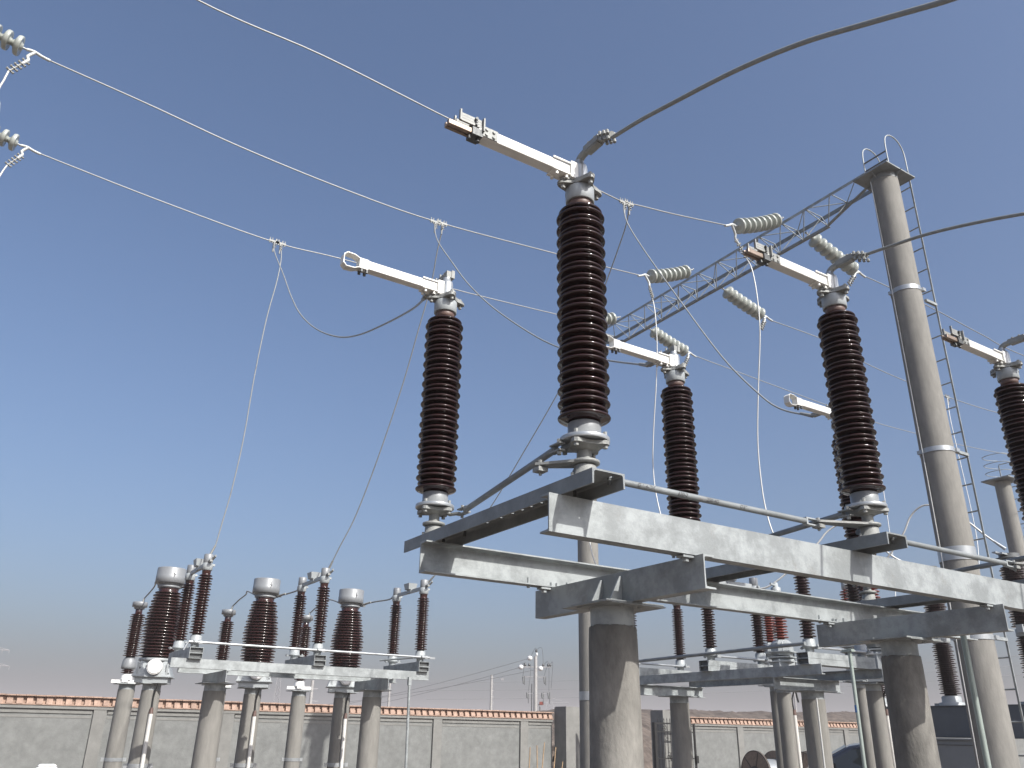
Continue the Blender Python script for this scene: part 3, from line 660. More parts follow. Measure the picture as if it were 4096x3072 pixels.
# current transformers with silver heads
def ct(label,loc):
    t=thing('current_transformer',label,'current transformer',loc,R(-18),'silver-headed current transformers')
    MB().box((0,0,.045),(.50,.46,.09)).box((0,0,.005),(.40,.40,.02)).build('tray',M_['lightgrey'],t)
    b=MB(); b.add([(-.29,-.26,.10),(.29,-.26,.10),(.29,.26,.10),(-.29,.26,.10),(-.20,-.20,.33),(.20,-.20,.33),(.20,.20,.33),(-.20,.20,.33)],[(0,3,2,1),(4,5,6,7),(0,1,5,4),(1,2,6,5),(2,3,7,6),(3,0,4,7)])
    b.box((0,0,.095),(.60,.54,.014)); b.lathe([(.25,.33),(.27,.34),(.27,.375),(.25,.385)],32)
    for x in (-.22,.22): b.box((x,-.24,.2),(.03,.03,.2))
    bb=b.build('base_tank',M_['lightgrey'],t)
    hl=MB()
    for x,z in ((-.20,.22),(-.10,.25),(.21,.18),(.24,.14)): hl.cyl((x,-.262+.25*(z-.1),z),(x,-.225,z+.0),.018,None,10)
    hl.build('lifting_holes',M_['castdark'],bb)
    MB().cyl((.03,-.24,.24),(.03,-.315,.24),.118,.118,28).cyl((.03,-.315,.24),(.03,-.325,.24),.112,.100,28).build('terminal_box',M_['white'],bb)
    prof=[(.22,.385)]
    N=22
    for i in range(N):
        z=.415+i*.0485; f=i/(N-1)
        env=.292+.012*math.sin(f*math.pi)-.070*max(0,f-.5)/.5
        r=env-(0 if i%2==0 else .014); c=env-.072
        prof+=[(c,z-.014),(r-.016,z-.009),(r-.002,z-.008),(r,z-.004),(r-.001,z+.006),(r-.014,z+.010),(c+.015,z+.017),(c,z+.021)]
    prof+=[(.165,1.49),(.16,1.515)]
    MB().lathe(prof,40).build('insulator',M_['porcred'],t)
    MB().lathe([(.165,1.512),(.185,1.52),(.185,1.545),(.165,1.55),(.165,1.565),(.19,1.572),(.19,1.59)],36).box((.22,0,1.56),(.12,.04,.03)).build('collar',M_['silver'],t)
    MB().lathe([(.222,1.588),(.236,1.594),(.236,1.705),(.233,1.709),(.233,1.832),(.228,1.842),(.20,1.847),(.02,1.849)],44).build('head',M_['silver'],t)
    a=MB(); 
    pts=[(.010,.075),(-.018,.005),(.004,.010),(-.010,-.07),(.020,.012),(-.002,.008)]
    vs=[]
    for d in (.2365,.2385):
        for x,z in pts:
            an=x/.236+R(-70); vs.append((d*math.cos(an),d*math.sin(an),1.715+z))
    n=len(pts); fs=[tuple(range(n)),tuple(range(2*n-1,n-1,-1))]+[(k,(k+1)%n,(k+1)%n+n,k+n) for k in range(n)]
    a.add(vs,fs); a.build('lightning_mark',M_['ink'],t)
    return t
CTX=[(2.72,15.1),(4.38,15.15),(6.02,15.15)]
c1=ct('leftmost of the three fat brown transformers with silver drum heads',(2.72,15.1,2.26))
c2_=dup(c1,None,(4.38,15.15,2.26),None,'second fat brown transformer with silver drum head, in the middle of the far left bay')
c3=dup(c1,None,(6.03,15.2,2.24),None,'rightmost fat brown transformer with a silver drum head')
for (x,y,l) in ((2.72,15.1,'post with white conduit under the leftmost silver-headed transformer'),(4.38,15.15,'post with white conduit under the second silver-headed transformer'),(6.03,15.2,'post with white conduit under the rightmost silver-headed transformer')):
    post(l,(x,y,0),2.255,.165,.145,'std','transformer posts of the far left bay',(.15,-1),1.05)
# surge arresters
def arrester(label,loc):
    t=thing('surge_arrester',label,'surge arrester',loc,R(-15),'surge arresters by the wall')
    MB().box((0,0,.03),(.50,.10,.06)).box((0,0,.035),(.10,.40,.05)).lathe([(.11,.06),(.10,.14),(.085,.17)],24).build('base',M_['white'],t)
    MB().lathe([(.06,.16)]+thin_profile(.175,.245,1,.12,.11,.06)+[(.06,.25)],24).build('base_insulator',M_['porcred'],t)
    MB().lathe([(.095,.25),(.128,.262),(.132,.30),(.122,.41),(.100,.445),(.085,.47)],24).build('bell',M_['silver'],t)
    MB().lathe([(.075,.46)]+thin_profile(.48,1.28,10,.142,.126,.085)+[(.065,1.285),(.065,1.38)],30).build('insulator',M_['porcred'],t)
    MB().lathe([(.085,1.37),(.10,1.385),(.10,1.41),(.14,1.415),(.14,1.50),(.135,1.505)],28).build('cap',M_['silver'],t)
    MB().cyl((.04,-.02,1.50),(.06,-.02,1.58),.022,.016,8).build('terminal_clamp',M_['cast'],t)
    return t
a1=arrester('leftmost surge arrester, half hidden behind the leftmost silver-headed transformer',(2.76,18.0,2.37))
a2=dup(a1,None,(4.49,18.0,2.37),None,'surge arrester standing clear between the first and second silver-headed transformers')
a3=dup(a1,None,(6.16,18.0,2.39),None,'surge arrester behind the middle pole of the far left bay')
for x,l in ((2.80,'post with steel band below the leftmost surge arrester'),(4.51,'post hidden behind the left frame post, below the middle surge arrester'),(6.18,'post with steel band below the right surge arrester')):
    post(l,(x,18.0,0),2.36,.165,.150,'std','arrester posts of the far left bay',None,1.05)
# connections CT - arrester - isolator
GC='connecting wires of the far left bay'
for (ax,bx,cx,nm) in ((2.72,2.76,2.72,'first'),(4.38,4.49,4.50,'second'),(6.03,6.16,6.22,'third')):
    o=MB().tube([(bx+.05,17.98,3.95),(bx+.10,17.7,4.06),(bx+.06,17.1,4.09),(ax-.05,16.2,4.02),(ax-.13,15.35,3.84)],.014,8,4).build('connecting_wire',M_['cabledull']); tag(o,'thin wire from the %s surge arrester to its silver-headed transformer'%nm,'wire',GC)
    o=MB().tube([(ax+.20,15.08,3.82),(ax+.32,14.8,3.85),(cx+.16,14.2,3.83),(cx+.03,13.75,3.83),(cx,13.60,3.82)],.014,8,4); o.cyl((ax+.19,15.1,3.81),(ax+.28,14.9,3.85),.024,.018,8)
    o=o.build('connecting_wire',M_['cabledull']); tag(o,'thin wire from the %s silver-headed transformer to its isolator pole'%nm,'wire',GC)

# ------------------------------------------------------------------ right far bay (turned a quarter)
GRI='isolator poles of the far right bay'
fR=frame_small('steel frame with dull grey side carrying the far right isolator poles',(9.2,10.8,ZB-.01),R(-90),-.25,3.72,(.35,3.0),None,None)
r1=dup(l1,None,(9.2,10.8,ZB-.01),R(-90),'farthest isolator pole of the far right bay, just right of the big concrete column'); r1['group']=GRI
r2=dup(l1,None,(9.2,9.05,ZB-.01),R(-90),'middle isolator pole of the far right bay'); r2['group']=GRI
r3=dup(l1,None,(9.2,7.30,ZB-.01),R(-90),'nearest isolator pole of the far right bay, in front of the red insulators'); r3['group']=GRI
def swap(o,a,b):
    for c in o.children:
        if c.name.startswith(a): c.data=b
        swap(c,a,b)
me2=[c for c in l1.children if c.name.startswith('insulator')][0].data.copy(); me2.materials.clear(); me2.materials.append(M_['porc'])
for o in (r1,r2,r3): swap(o,'insulator',me2)
rr=MB().cyl((9.06,7.25,ZB+.24),(9.06,11.2,ZB+.20),.024,None,12)
tag(rr.build('linkage_rod',M_['galvdark']),'dull grey rod linking the three poles of the far right bay','linkage rod')
for y,l in ((10.8,'farthest'),(9.05,'middle'),(7.30,'nearest')):
    o=MB().cyl((9.28,y-.09,ZB+.20),(10.22,y-.09,ZB+.20),.017,None,10).box((10.3,y-.09,ZB+.20),(.12,.04,.03)).box((9.25,y-.09,ZB+.2),(.08,.05,.04)).build('linkage_rod',M_['zinc'])
    tag(o,'bright rod along the foot of the %s pole of the far right bay'%l,'linkage rod','pole rods of the far right bay')
GPR='concrete posts of the far right bay'
post('banded post right of the big column, under the left end of the far right frame',(9.75,10.35,0),2.19,.165,.150,'wide',GPR,None,None,0)
post('post with slim pipes on it, under the right end of the far right frame',(9.75,7.78,0),2.19,.162,.150,'wide',GPR)
o=MB().cyl((9.1,6.66,0),(9.1,6.64,2.62),.022,None,12).box((9.1,6.66,2.60),(.06,.14,.03)); o=tag(o.build('operating_pipe',M_['greenpipe']),'pale vertical pipe with a blue tape band, front of the far right bay','pipe')
MB().cyl((9.1,6.648,1.90),(9.1,6.648,1.98),.0235,None,12).build('tape_band',M_['blue'],o)
o=MB().cyl((9.62,7.62,0),(9.62,7.62,2.1),.012,None,8).build('earth_rod',M_['cablewhite']); tag(o,'thin earth rod strapped to the post right of the far right frame','rod')
# red instrument transformers on posts
def redunit(label,loc):
    t=thing('voltage_transformer',label,'voltage transformer',loc,R(20),'red voltage transformers')
    MB().box((0,0,.03),(.40,.36,.06)).lathe([(.17,.06),(.20,.09),(.20,.42),(.17,.46)],8,None,True,False).build('tank',M_['lightgrey'],t)
    f=MB()
    for z in (.40,.47,.56): f.box((0,0,z),(.40,.40,.02))
    for s in (-.19,.19): f.tube([(s*.9,-.1,.72),(s*1.25,-.1,.70),(s*1.3,-.1,.56)],.012,6,2)
    f.lathe([(.17,.5),(.19,.55),(.19,.70),(.12,.76)],6,None,True,False); f.build('hex_housing',M_['lightgrey'],t)
    MB().lathe([(.06,.75)]+thin_profile(.78,1.52,8,.135,.118,.062)+[(.055,1.53)],28).build('insulator',M_['rubber_red'],t)
    MB().lathe([(.06,1.53),(.085,1.54),(.085,1.66),(.05,1.67),(.045,1.74),(.03,1.75)],20).box((-.12,0,1.70),(.24,.03,.03)).build('cap',M_['lightgrey'],t)
    b=MB()
    for z in (.62,.66,.70): b.bolt((.20,-.05,z),.012,.03,(1,0,0))
    b.tube([(.17,-.12,.62),(.17,-.14,.2),(.14,-.1,.0),(.15,-.13,-.25)],.016,6,3); b.build('cable_tail',M_['black'],t)
    return t
u1=redunit('bright red insulator unit on the post left of the far right frame post',(12.0,10.1,2.42))
u2=dup(u1,None,(12.0,8.22,2.42),None,'red insulator unit partly hidden behind the base of the middle isolator pole')
u3=dup(u1,None,(13.0,11.2,2.52),None,'dull red insulator unit directly behind the bright red one')
u4=dup(u1,None,(13.0,9.37,2.52),None,'red insulator unit showing left of the middle isolator base, farther back')
GPV='posts under the red units'
post('post with white conduit and steel band left of the far right frame post',(12.0,10.17,0),2.42,.128,.118,'std',GPV,(.75,-.65),.86)
post('post with white conduit and steel band left of the second big column',(12.0,8.42,0),2.40,.128,.118,'std',GPV,(.75,-.65),.86)
post('post standing behind the bright red unit',(13.0,11.2,0),2.51,.115,.105,'std',GPV,None,None)
post('post standing behind the nearest isolator pole of the far right bay',(13.0,9.37,0),2.51,.115,.105,'std',GPV,None,None)

# ------------------------------------------------------------------ breaker with tall two-piece insulators
cb=thing('circuit_breaker','dark grey breaker at the right with tall brown two-piece insulators on a long box frame','circuit breaker',(14.0,8.2,0))
MB().box((0,0,1.90),(.50,3.6,.46)).box((0,0,1.665),(.54,3.6,.012)).box((0,0,2.135),(.54,3.64,.012)).build('box_frame',M_['greypaint'],cb,bevel=.01)
for y in (-1.45,1.45):
    pass
MB().box((.30,.85,.85),(.34,.36,1.6)).box((.30,-1.45,.85),(.30,.30,1.6)).build('frame_leg',M_['greypaint'],cb)
cab=MB().box((-.05,.15,.93),(.66,1.20,1.38)).box((-.05,.15,1.635),(.72,1.28,.03)).build('control_cabinet',M_['cabinet'],cb,bevel=.008)
MB().box((-.39,.45,.95),(.02,.03,.14)).box((-.386,.15,1.55),(.006,1.12,.012)).build('door_handle',M_['castdark'],cab)
for y in (1.55,.19,-1.22):
    T=Matrix.Translation((0,y,0))
    MB().lathe([(.20,2.14),(.20,2.19),(.15,2.20),(.15,2.28),(.12,2.30)],28).box((0,.2,2.16),(.12,.16,.05)).build('pole_base',M_['lightgrey'],cb,T)
    MB().lathe([(.10,2.29)]+thin_profile(2.32,3.12,12,.165,.145,.095)+[(.10,3.14)],30).build('lower_insulator',M_['porc'],cb,T)
    MB().lathe([(.13,3.13),(.14,3.14),(.14,3.24),(.13,3.25)],28).box((-.12,-.02,3.24),(.16,.10,.12)).build('middle_flange',M_['lightgrey'],cb,T)
    MB().lathe([(.11,3.24)]+thin_profile(3.27,4.22,13,.185,.165,.11)+[(.10,4.25)],30).build('upper_insulator',M_['porc'],cb,T)
    MB().lathe([(.10,4.24),(.16,4.29),(.24,4.32),(.24,4.345),(.15,4.37),(.15,4.42),(.05,4.43)],30).build('top_dome',M_['castdark'],cb,T)
    MB().box((-.12,0,4.40),(.34,.10,.025)).box((-.20,.05,4.42),(.3,.06,.02)).build('terminal_plate',M_['zinc'],cb,T)
# ------------------------------------------------------------------ boundary wall, gate
WY=22.90
def wall(label,xa,xb,pil,group='lengths of the boundary wall'):
    t=thing('boundary_wall',label,'wall',(xa,WY,0),0,group); L=xb-xa
    b=MB().box((L/2,.12,1.0),(L,.16,2.0)).box((L/2,.10,.20),(L,.24,.4))
    b.build('panel',M_['plaster'],t)
    bd=MB().box((L/2,.10,2.005),(L,.26,.07))
    xs=sorted(p-xa for p in pil); edges=[0]+xs+[L]
    for i in range(len(edges)-1):
        a=edges[i]+(.0 if i==0 else .14); c=edges[i+1]-(.14 if i<len(edges)-2 else 0)
        if c-a>.2:
            bd.box(((a+c)/2,.065,1.915),(c-a-.06,.10,.085)).box(((a+c)/2,.075,1.80),(c-a-.06,.085,.05))
    bd.build('moulding',M_['trim'],t)
    for p in xs: MB().box((p,.06,.985),(.28,.16,1.97)).build('pilaster',M_['trim'],t)
    cp=MB().box((L/2,.12,2.135),(L,.16,.19)).box((L/2,.10,2.050),(L,.30,.020))
    n=int(L/.20)
    for k in range(n):
        x=(k+.5)*L/n; rr=random.uniform(-.008,.008); w=.128+random.uniform(-.006,.006)
        cp.prism([(-.105+rr,0),(.05,0),(.05,.165),(-.045+rr,.165)],(x-w/2,.05,2.0605),(0,1,0),(0,0,1),(w,0,0))
        cp.box((x,.10+rr*.6,2.240+rr*.35),(L/n-.006,.34,.028))
    cp.build('coping',M_['brick'],t)
    return t
wall('long rendered wall with brick coping left of the gate',-9.0,16.15,[2.95+.13+3*k for k in range(-4,5)])
wall('rendered wall with brick coping right of the gate, behind the parked car',21.05,48.0,[24.6-.13+3*k for k in range(0,8)])
def pillar(label,x):
    t=thing('gate_pillar',label,'gate pillar',(x,22.62,0),0,'gate pillars')
    MB().box((0,0,1.2),(.62,.62,2.4)).build('shaft',M_['trim'],t); MB().box((0,0,2.41),(.58,.58,.02)).build('top',M_['trim'],t)
    return t
pillar('square rendered pillar left of the gate opening, at the end of the long wall',16.55)
pillar('square rendered pillar right of the gate opening, beside the open iron leaf',20.55)
# ------------------------------------------------------------------ gate leaves
g=thing('gate_leaf','black wrought iron gate leaf with spear tops, standing open beside the right pillar','gate leaf',(19.55,21.95,0))
f=MB().box((.03,0,1.05),(.06,.05,1.95)).box((1.72,0,1.05),(.06,.05,1.95)).box((.875,0,2.0),(1.75,.045,.045)).box((.875,0,1.75),(1.70,.035,.035)).box((.875,0,.15),(1.70,.045,.045)).box((.875,0,.95),(1.7,.03,.03))
f.build('frame',M_['iron'],g)
b=MB()
for k in range(1,13): b.cyl((k*.132,0,.15),(k*.132,0,1.98),.011,None,6)
b.build('bars',M_['iron'],g)
s=MB()
for k in range(1,13): s.cyl((k*.132,0,2.02),(k*.132,0,2.10),.010,None,6).cyl((k*.132,0,2.10),(k*.132,0,2.19),.020,.001,6)
s.build('spear_heads',M_['iron'],g)
sc=MB()
def ring(mb,c,r,w=.009):
    mb.tube([(c[0]+r*math.cos(a),c[1],c[2]+r*math.sin(a)) for a in [2*math.pi*k/16 for k in range(17)]],w,6)
for x in (.40,.88,1.36):
    sc=MB(); ring(sc,(x,0,1.875),.085); sc.cyl((x-.06,0,1.815),(x+.06,0,1.935),.008,None,6).cyl((x+.06,0,1.815),(x-.06,0,1.935),.008,None,6); sc.build('scroll_ring',M_['iron'],g)
for x in (.60,1.14):
    sc=MB()
    for k in range(6):
        a=k*math.pi/3; ring(sc,(x+.09*math.cos(a),-.02,1.0+.09*math.sin(a)),.05)
    ring(sc,(x,-.02,1.0),.035,.02); sc.build('iron_rosette',M_['iron'],g)
MB().box((1.73,-.03,.92),(.10,.10,.22)).build('lock_box',M_['iron'],g)
MB().box((-.005,.02,1.05),(.10,.12,1.95)).build('hinge_post',M_['iron'],g)
g2_=thing('gate_leaf','rusty barred gate leaf seen almost edge on beside the left pillar','gate leaf',(16.70,21.95,0),R(-62))
b=MB().box((.03,0,1.0),(.05,.05,1.9)).box((1.5,0,1.0),(.05,.05,1.9)).box((.765,0,1.93),(1.52,.05,.06)).box((.765,0,.15),(1.5,.05,.05))
b.build('frame',M_['rust'],g2_); b=MB()
for k in range(1,10): b.cyl((k*.15,0,.15),(k*.15,0,1.93),.016,None,6)
b.build('bars',M_['rust'],g2_)
for k,(x,y,dx,h,l) in enumerate(((13.30,20.0,.02,1.28,'thin bare stake leaning on the wall, leftmost of the five'),(13.62,20.0,.0,1.33,'upright bare stake, second from the left'),(13.66,20.0,-.13,1.40,'tallest bare stake, crossing the upright one'),(14.05,20.0,-.12,1.29,'bare stake leaning left, fourth of the five'),(14.28,20.0,-.12,.93,'shortest bare stake, rightmost of the five'))):
    o=MB().cyl((x,y,0),(x-dx*1.6 if k!=0 else x+.1,y+.05,h),.020,.012,8).build('stake',M_['bamboo']); tag(o,l,'stake','bare stakes by the wall')
# ------------------------------------------------------------------ cable drums
def drum(label,loc,rz,r=.62,w=.75,cable=True):
    t=thing('cable_drum',label,'cable drum',loc,rz,'cable drums')
    for s in (-1,1):
        fl=MB(); Mx=Matrix.Translation((s*w/2,0,r))@Matrix.Rotation(R(90),4,'Y')
        fl.lathe([(r,-.025),(r,.025)],40,Mx); o=fl.build('flange',M_['wood'],t)
        rb=MB().lathe([(r+.006,-.03),(r+.006,.03)],40,Mx,False); rb.lathe([(r-.02,s*.0305),(r+.006,s*.0305)],40,Mx,False)
        for k in range(6):
            a=k*math.pi/3+.3; c=Mx@Vector((.42*math.cos(a),.42*math.sin(a),s*.028))
            rb.cyl(Mx@Vector((.2*math.cos(a),.2*math.sin(a),s*.028)),Mx@Vector((r*.97*math.cos(a),r*.97*math.sin(a),s*.028)),.016,None,6)
        rb.build('rim',M_['wooddark'],o)
        MB().lathe([(.23,s*.026),(.23,s*.034)],28,Mx).build('hub',M_['black'],o)
    prof=[]; 
    for k in range(18): prof+=[(.40,-w/2+.03+k*.038),(.418,-w/2+.049+k*.038)]
    MB().lathe(prof,36,Matrix.Translation((0,0,r))@Matrix.Rotation(R(90),4,'Y')).build('wound_cable',M_['zinc'] if cable else M_['wood'],t)
    return t
drum('wooden cable drum wound with shiny bare cable in front of the wall',(20.37,18.2,0),R(-8),.635,.72)
drum('second wooden cable drum half hidden behind the post',(21.95,18.1,0),R(15),.63,.6,False)
# ------------------------------------------------------------------ car (dark people carrier seen from its left front)
car=thing('parked_car','dark blue-black estate car parked in front of the wall behind the posts','car',(15.54,10.65,0),R(126.5))
def carbody():
    half=.86
    side=[(-2.25,.35),(-2.30,.62),(-2.22,.95),(-2.05,1.06),(-1.78,1.10),(-1.35,1.50),(-1.05,1.575),(-.3,1.60),(.35,1.57),(.80,1.49),(1.62,1.06),(1.92,.96),(2.06,.78),(2.12,.55),(2.08,.33)]
    mb=MB(); vs=[]; n=len(side)
    for f,inset in ((-1,0),(1,0)):
        for x,z in side: vs.append((x,f*(half-(max(0,z-1.0)*.30)),z))
    mid=[]
    for x,z in side: mid.append((x*1.012,0,z+(.03 if z>1.4 else .015)))
    vs+=mid
    fs=[]
    for k in range(n-1): fs+=[(k,k+1,2*n+k+1,2*n+k),(2*n+k,2*n+k+1,n+k+1,n+k)]
    fs+=[tuple(range(n-1,-1,-1)),tuple(range(n,2*n))]
    return mb.add(vs,fs,False)
body=carbody().build('body',M_['carpaint'],car,bevel=.05)
for f in (-1,1):
    def q(x,z,o=.012): return (x,f*(.86-max(0,z-1.0)*.30+o),z)
    for poly in ([(1.40,1.09),(.76,1.43),(.18,1.50),(.18,1.09)],[(.10,1.09),(.10,1.505),(-.78,1.50),(-.78,1.09)],[(-.86,1.09),(-.86,1.495),(-1.18,1.46),(-1.55,1.12)]):
        n=len(poly); vs=[q(x,z) for x,z in poly]+[q(x,z,.0) for x,z in poly]
        MB().add(vs,[tuple(range(n)),tuple(range(2*n-1,n-1,-1))]+[(k,(k+1)%n,(k+1)%n+n,k+n) for k in range(n)]).build('side_window',M_['glass'],car)
ws=MB().add([(1.58,-.72,1.10),(1.58,.72,1.10),(.86,.66,1.475),(.86,-.66,1.475),(1.61,0,1.115),(.882,0,1.515)],[(0,4,5,3),(4,1,2,5)]); ws.build('windscreen',M_['glass'],car)
ws=MB().add([(-1.81,-.68,1.13),(-1.81,.68,1.13),(-1.41,.66,1.47),(-1.41,-.66,1.47),(-1.84,0,1.14),(-1.44,0,1.50)],[(0,4,5,3),(4,1,2,5)]); ws.build('rear_window',M_['glass'],car)
for f in (-1,1):
    m=MB().box((1.12,f*1.0,1.14),(.10,.22,.15)).box((.98,f*.88,1.07),(.05,.10,.05)); m.build('mirror',M_['carpaint'],car,bevel=.02)
    h=MB()
    for x in (.02,-.9): h.box((x,f*.90,.98),(.20,.03,.03))
    h.build('door_handle',M_['zinc'],car)
    MB().cyl((.30,f*.60,1.605),(-1.0,f*.60,1.605),.016,None,8).build('roof_rail',M_['castdark'],car)
    MB().box((1.97,f*.62,.80),(.16,.34,.14)).build('headlight',M_['glass'],car,bevel=.03)
    for x in (1.42,-1.38):
        Mx=Matrix.Translation((x,f*.80,.33))@Matrix.Rotation(R(90),4,'X')
        w=MB().lathe([(.26,-.10),(.32,-.09),(.33,-.05),(.33,.05),(.32,.09),(.26,.10)],32,Mx).build('wheel',M_['tyre'],car)
        MB().lathe([(.03,-.085),(.22,-.10),(.225,.10),(.03,.085)],20,Mx).build('rim',M_['zinc'],w)
# ------------------------------------------------------------------ odd white thing low on the left
o=MB().box((0,0,1.28),(.15,.09,.045)).box((0,0,1.315),(.14,.08,.02),taper=.8); wt=o.build('lamp_housing',M_['white'],None,Matrix.Translation((.765,7.96,0)),bevel=.012)
tag(wt,'white oblong lamp housing on a stub at the bottom left corner','lamp'); MB().cyl((0,0,0),(0,0,1.27),.022,None,10).build('stub_post',M_['white'],wt)
# ------------------------------------------------------------------ ground, mound
gr=MB(); n=28; S=900
vs=[];fs=[]
gr.add([(-S,-S,0),(S,-S,0),(S,S,0),(-S,S,0)],[(0,1,2,3)]); tag(gr.build('ground',M_['ground']),kind='structure')
mo=MB(); vs=[];fs=[]; nx,ny=420,26
rn=random.Random(3)
from mathutils import noise as _n
for j in range(ny+1):
    for i in range(nx+1):
        u=i/nx; v=j/ny; x=21.0+u*75; y=29+v*16+u*12
        h=(1.62+.0262*math.hypot(x,y))*math.sin(math.pi*min(1,v*1.0))**.7*min(1,u*6+.55)
        h+= .0 if v in (0,1) else _n.noise(Vector((x*.9,y*.9,0)))*.10+_n.noise(Vector((x*.25,y*.25,3)))*.16+_n.noise(Vector((x*2.6,y*2.6,1)))*.10+_n.noise(Vector((x*6,y*6,2)))*.05
        vs.append((x,y,h if 0<v<1 else -.1))
for j in range(ny):
    for i in range(nx): a=j*(nx+1)+i; fs.append((a,a+1,a+nx+2,a+nx+1))
mo.add(vs,fs,False); tag(mo.build('hills',M_['mound']),kind='structure')
rk=MB()
for k in range(420):
    x=rn.uniform(15.5,23); y=rn.uniform(24.5,29.5); r=rn.uniform(.05,.26)
    b=[(rn.uniform(.6,1)*sx*r,rn.uniform(.6,1)*sy*r,rn.uniform(.5,.9)*sz*r) for sx,sy,sz in ((-1,-1,-1),(1,-1,-1),(1,1,-1),(-1,1,-1),(-1,-1,1),(1,-1,1),(1,1,1),(-1,1,1))]
    rk.add(b,[(0,3,2,1),(4,5,6,7),(0,1,5,4),(1,2,6,5),(2,3,7,6),(3,0,4,7)],False,Matrix.Translation((x,y,r*.3+max(0,(y-26.5))*.35))@Matrix.Rotation(rn.uniform(0,6),4,'Z'))
tag(rk.build('rubble',M_['mound']),'heap of rubble seen through the gate opening','rubble',None,'stuff')
# ------------------------------------------------------------------ far poles and pylons
def far(az,d): return (d*math.sin(R(az)),d*math.cos(R(az)),0)
def lattice(name,label,az,d,h,w,arms,group=None,t=.10):
    x,y,_=far(az,d); o=thing(name,label,'pylon',(x,y,0),R(-az),group)
    m=MB(); n=9
    for sx,sy in ((-1,-1),(1,-1),(1,1),(-1,1)): m.cyl((sx*w/2,sy*w/2,0),(sx*w*.12,sy*w*.12,h),t*.5,t*.35,5)
    for k in range(n):
        z0=h*k/n;z1=h*(k+1)/n; a=w/2+(w*.12-w/2)*k/n; b=w/2+(w*.12-w/2)*(k+1)/n
        for s in (-1,1):
            m.cyl((-a,s*a,z0),(b,s*b,z1),t*.3,None,4).cyl((a,s*a,z0),(-b,s*b,z1),t*.3,None,4).cyl((s*a,-a,z0),(s*b,b,z1),t*.3,None,4)
    m.build('tower_body',M_['farsteel'],o)
    for (z,l) in arms:
        a=MB().cyl((-l,0,z),(l,0,z),t*.4,None,4).cyl((-l,0,z),(0,0,z+l*.25),t*.3,None,4).cyl((l,0,z),(0,0,z+l*.25),t*.3,None,4)
        for s in (-l,-l*.5,l*.5,l): a.cyl((s,0,z),(s,0,z-l*.22),t*.35,None,4)
        a.build('crossarm',M_['farsteel'],o)
    return o
lattice('lattice_pylon','faint lattice pylon on the skyline at the far left edge',1.6,300,23.0,4,[(22.3,3.6),(17.8,4.6)],None,.3)
lattice('lattice_pylon','slim lattice tower rising behind the wall between the second and third posts groups',17.6,120,9.3,1.3,[(8.3,.8)],None,.09)
lattice('lattice_pylon','faint wide pylon just left of the gate pillar',35.0,420,16.2,9,[(15.5,9)],None,.4)
def fpole(label,az,d,h,r=.14):
    x,y,_=far(az,d); o=thing('utility_pole',label,'utility pole',(x,y,0),R(-az),'distant utility poles')
    MB().cyl((0,0,0),(0,0,h),r,r*.72,12).build('shaft',M_['farpole'],o); return o
u=fpole('far concrete pole crowded with crossarms and white insulators, just left of the gate',34.08,62,6.75,.16)
a=MB().box((0,0,6.02),(2.2,.09,.09)).box((0,0,5.35),(1.5,.07,.07)).box((.0,0,4.25),(1.5,.07,.07)).box((.25,0,3.52),(.5,.06,.06)); a.build('crossarm',M_['farsteel'],u)
w=MB()
for x,z in ((-1.05,6.0),(.35,5.92),(-.42,6.62)): w.lathe([(.06,-.16),(.17,-.1),(.19,0),(.17,.1),(.06,.16)],10,Matrix.Translation((x,0,z)))
w.lathe([(.03,0),(.08,.05),(.08,.2),(.03,.25)],8,Matrix.Translation((.08,0,6.75))); w.build('white_insulators',M_['white'],u)
k_=MB()
for x in (-.75,-.45,.55,.9,1.05): k_.lathe([(.03,.04),(.09,.08),(.09,.16),(.05,.24)],8,Matrix.Translation((x,0,6.03)))
k_.lathe([(.05,0),(.09,.05),(.06,.22)],8,Matrix.Translation((.05,0,7.02)))
for x in (-.9,.6): k_.cyl((x,0,5.35),(x+.05,-.1,4.9),.06,None,6).cyl((x+.12,0,5.4),(x+.12,-.1,4.8),.03,None,6)
for x in (-.6,.45,.9): k_.cyl((x,0,4.3),(x+.03,-.1,3.95),.06,None,6).cyl((x+.1,0,4.35),(x+.1,-.1,3.6),.025,None,6)
k_.cyl((-.28,0,0),(-.26,0,4.9),.045,None,6).cyl((.33,0,0),(.31,0,3.4),.045,None,6); k_.build('switchgear',M_['castdark'],u)
MB().box((.42,-.05,3.62),(.28,.1,.2),rz=.3).build('red_clamp',M_['rubber_red'],u)
lw=MB()
for (x,z,x2,z2) in ((-1.05,6.0,-.9,5.4),(-.42,6.6,.05,7.2),(.05,7.2,.55,6.1),(1.05,6.2,1.1,4.6),(.6,6.2,.95,4.4),(-.75,6.2,-1.05,6.1),(-.45,5.9,-.5,4.4),(.9,6.2,.6,5.4)):
    lw.tube([(x,0,z),((x+x2)/2+.15,-.05,max(z,z2)+.1),(x2,0,z2)],.014,5,5)
lw.build('jumper_wires',M_['castdark'],u)
u2_=fpole('plain pole with small side insulators halfway to the gate',31.2,75,6.25,.13)
k_=MB()
for z in (6.0,5.5,5.0,4.5,4.0,3.5,3.0): k_.box((.16,0,z),(.2,.05,.06))
k_.box((.9,0,5.9),(.25,.05,.15)); k_.build('insulators',M_['farsteel'],u2_)
u3_=fpole('short pole behind the middle of the far left frame',19.7,70,5.2,.16); MB().box((.1,0,4.6),(.7,.06,.08)).box((.2,0,3.7),(.7,.06,.08)).build('crossarm',M_['farsteel'],u3_)
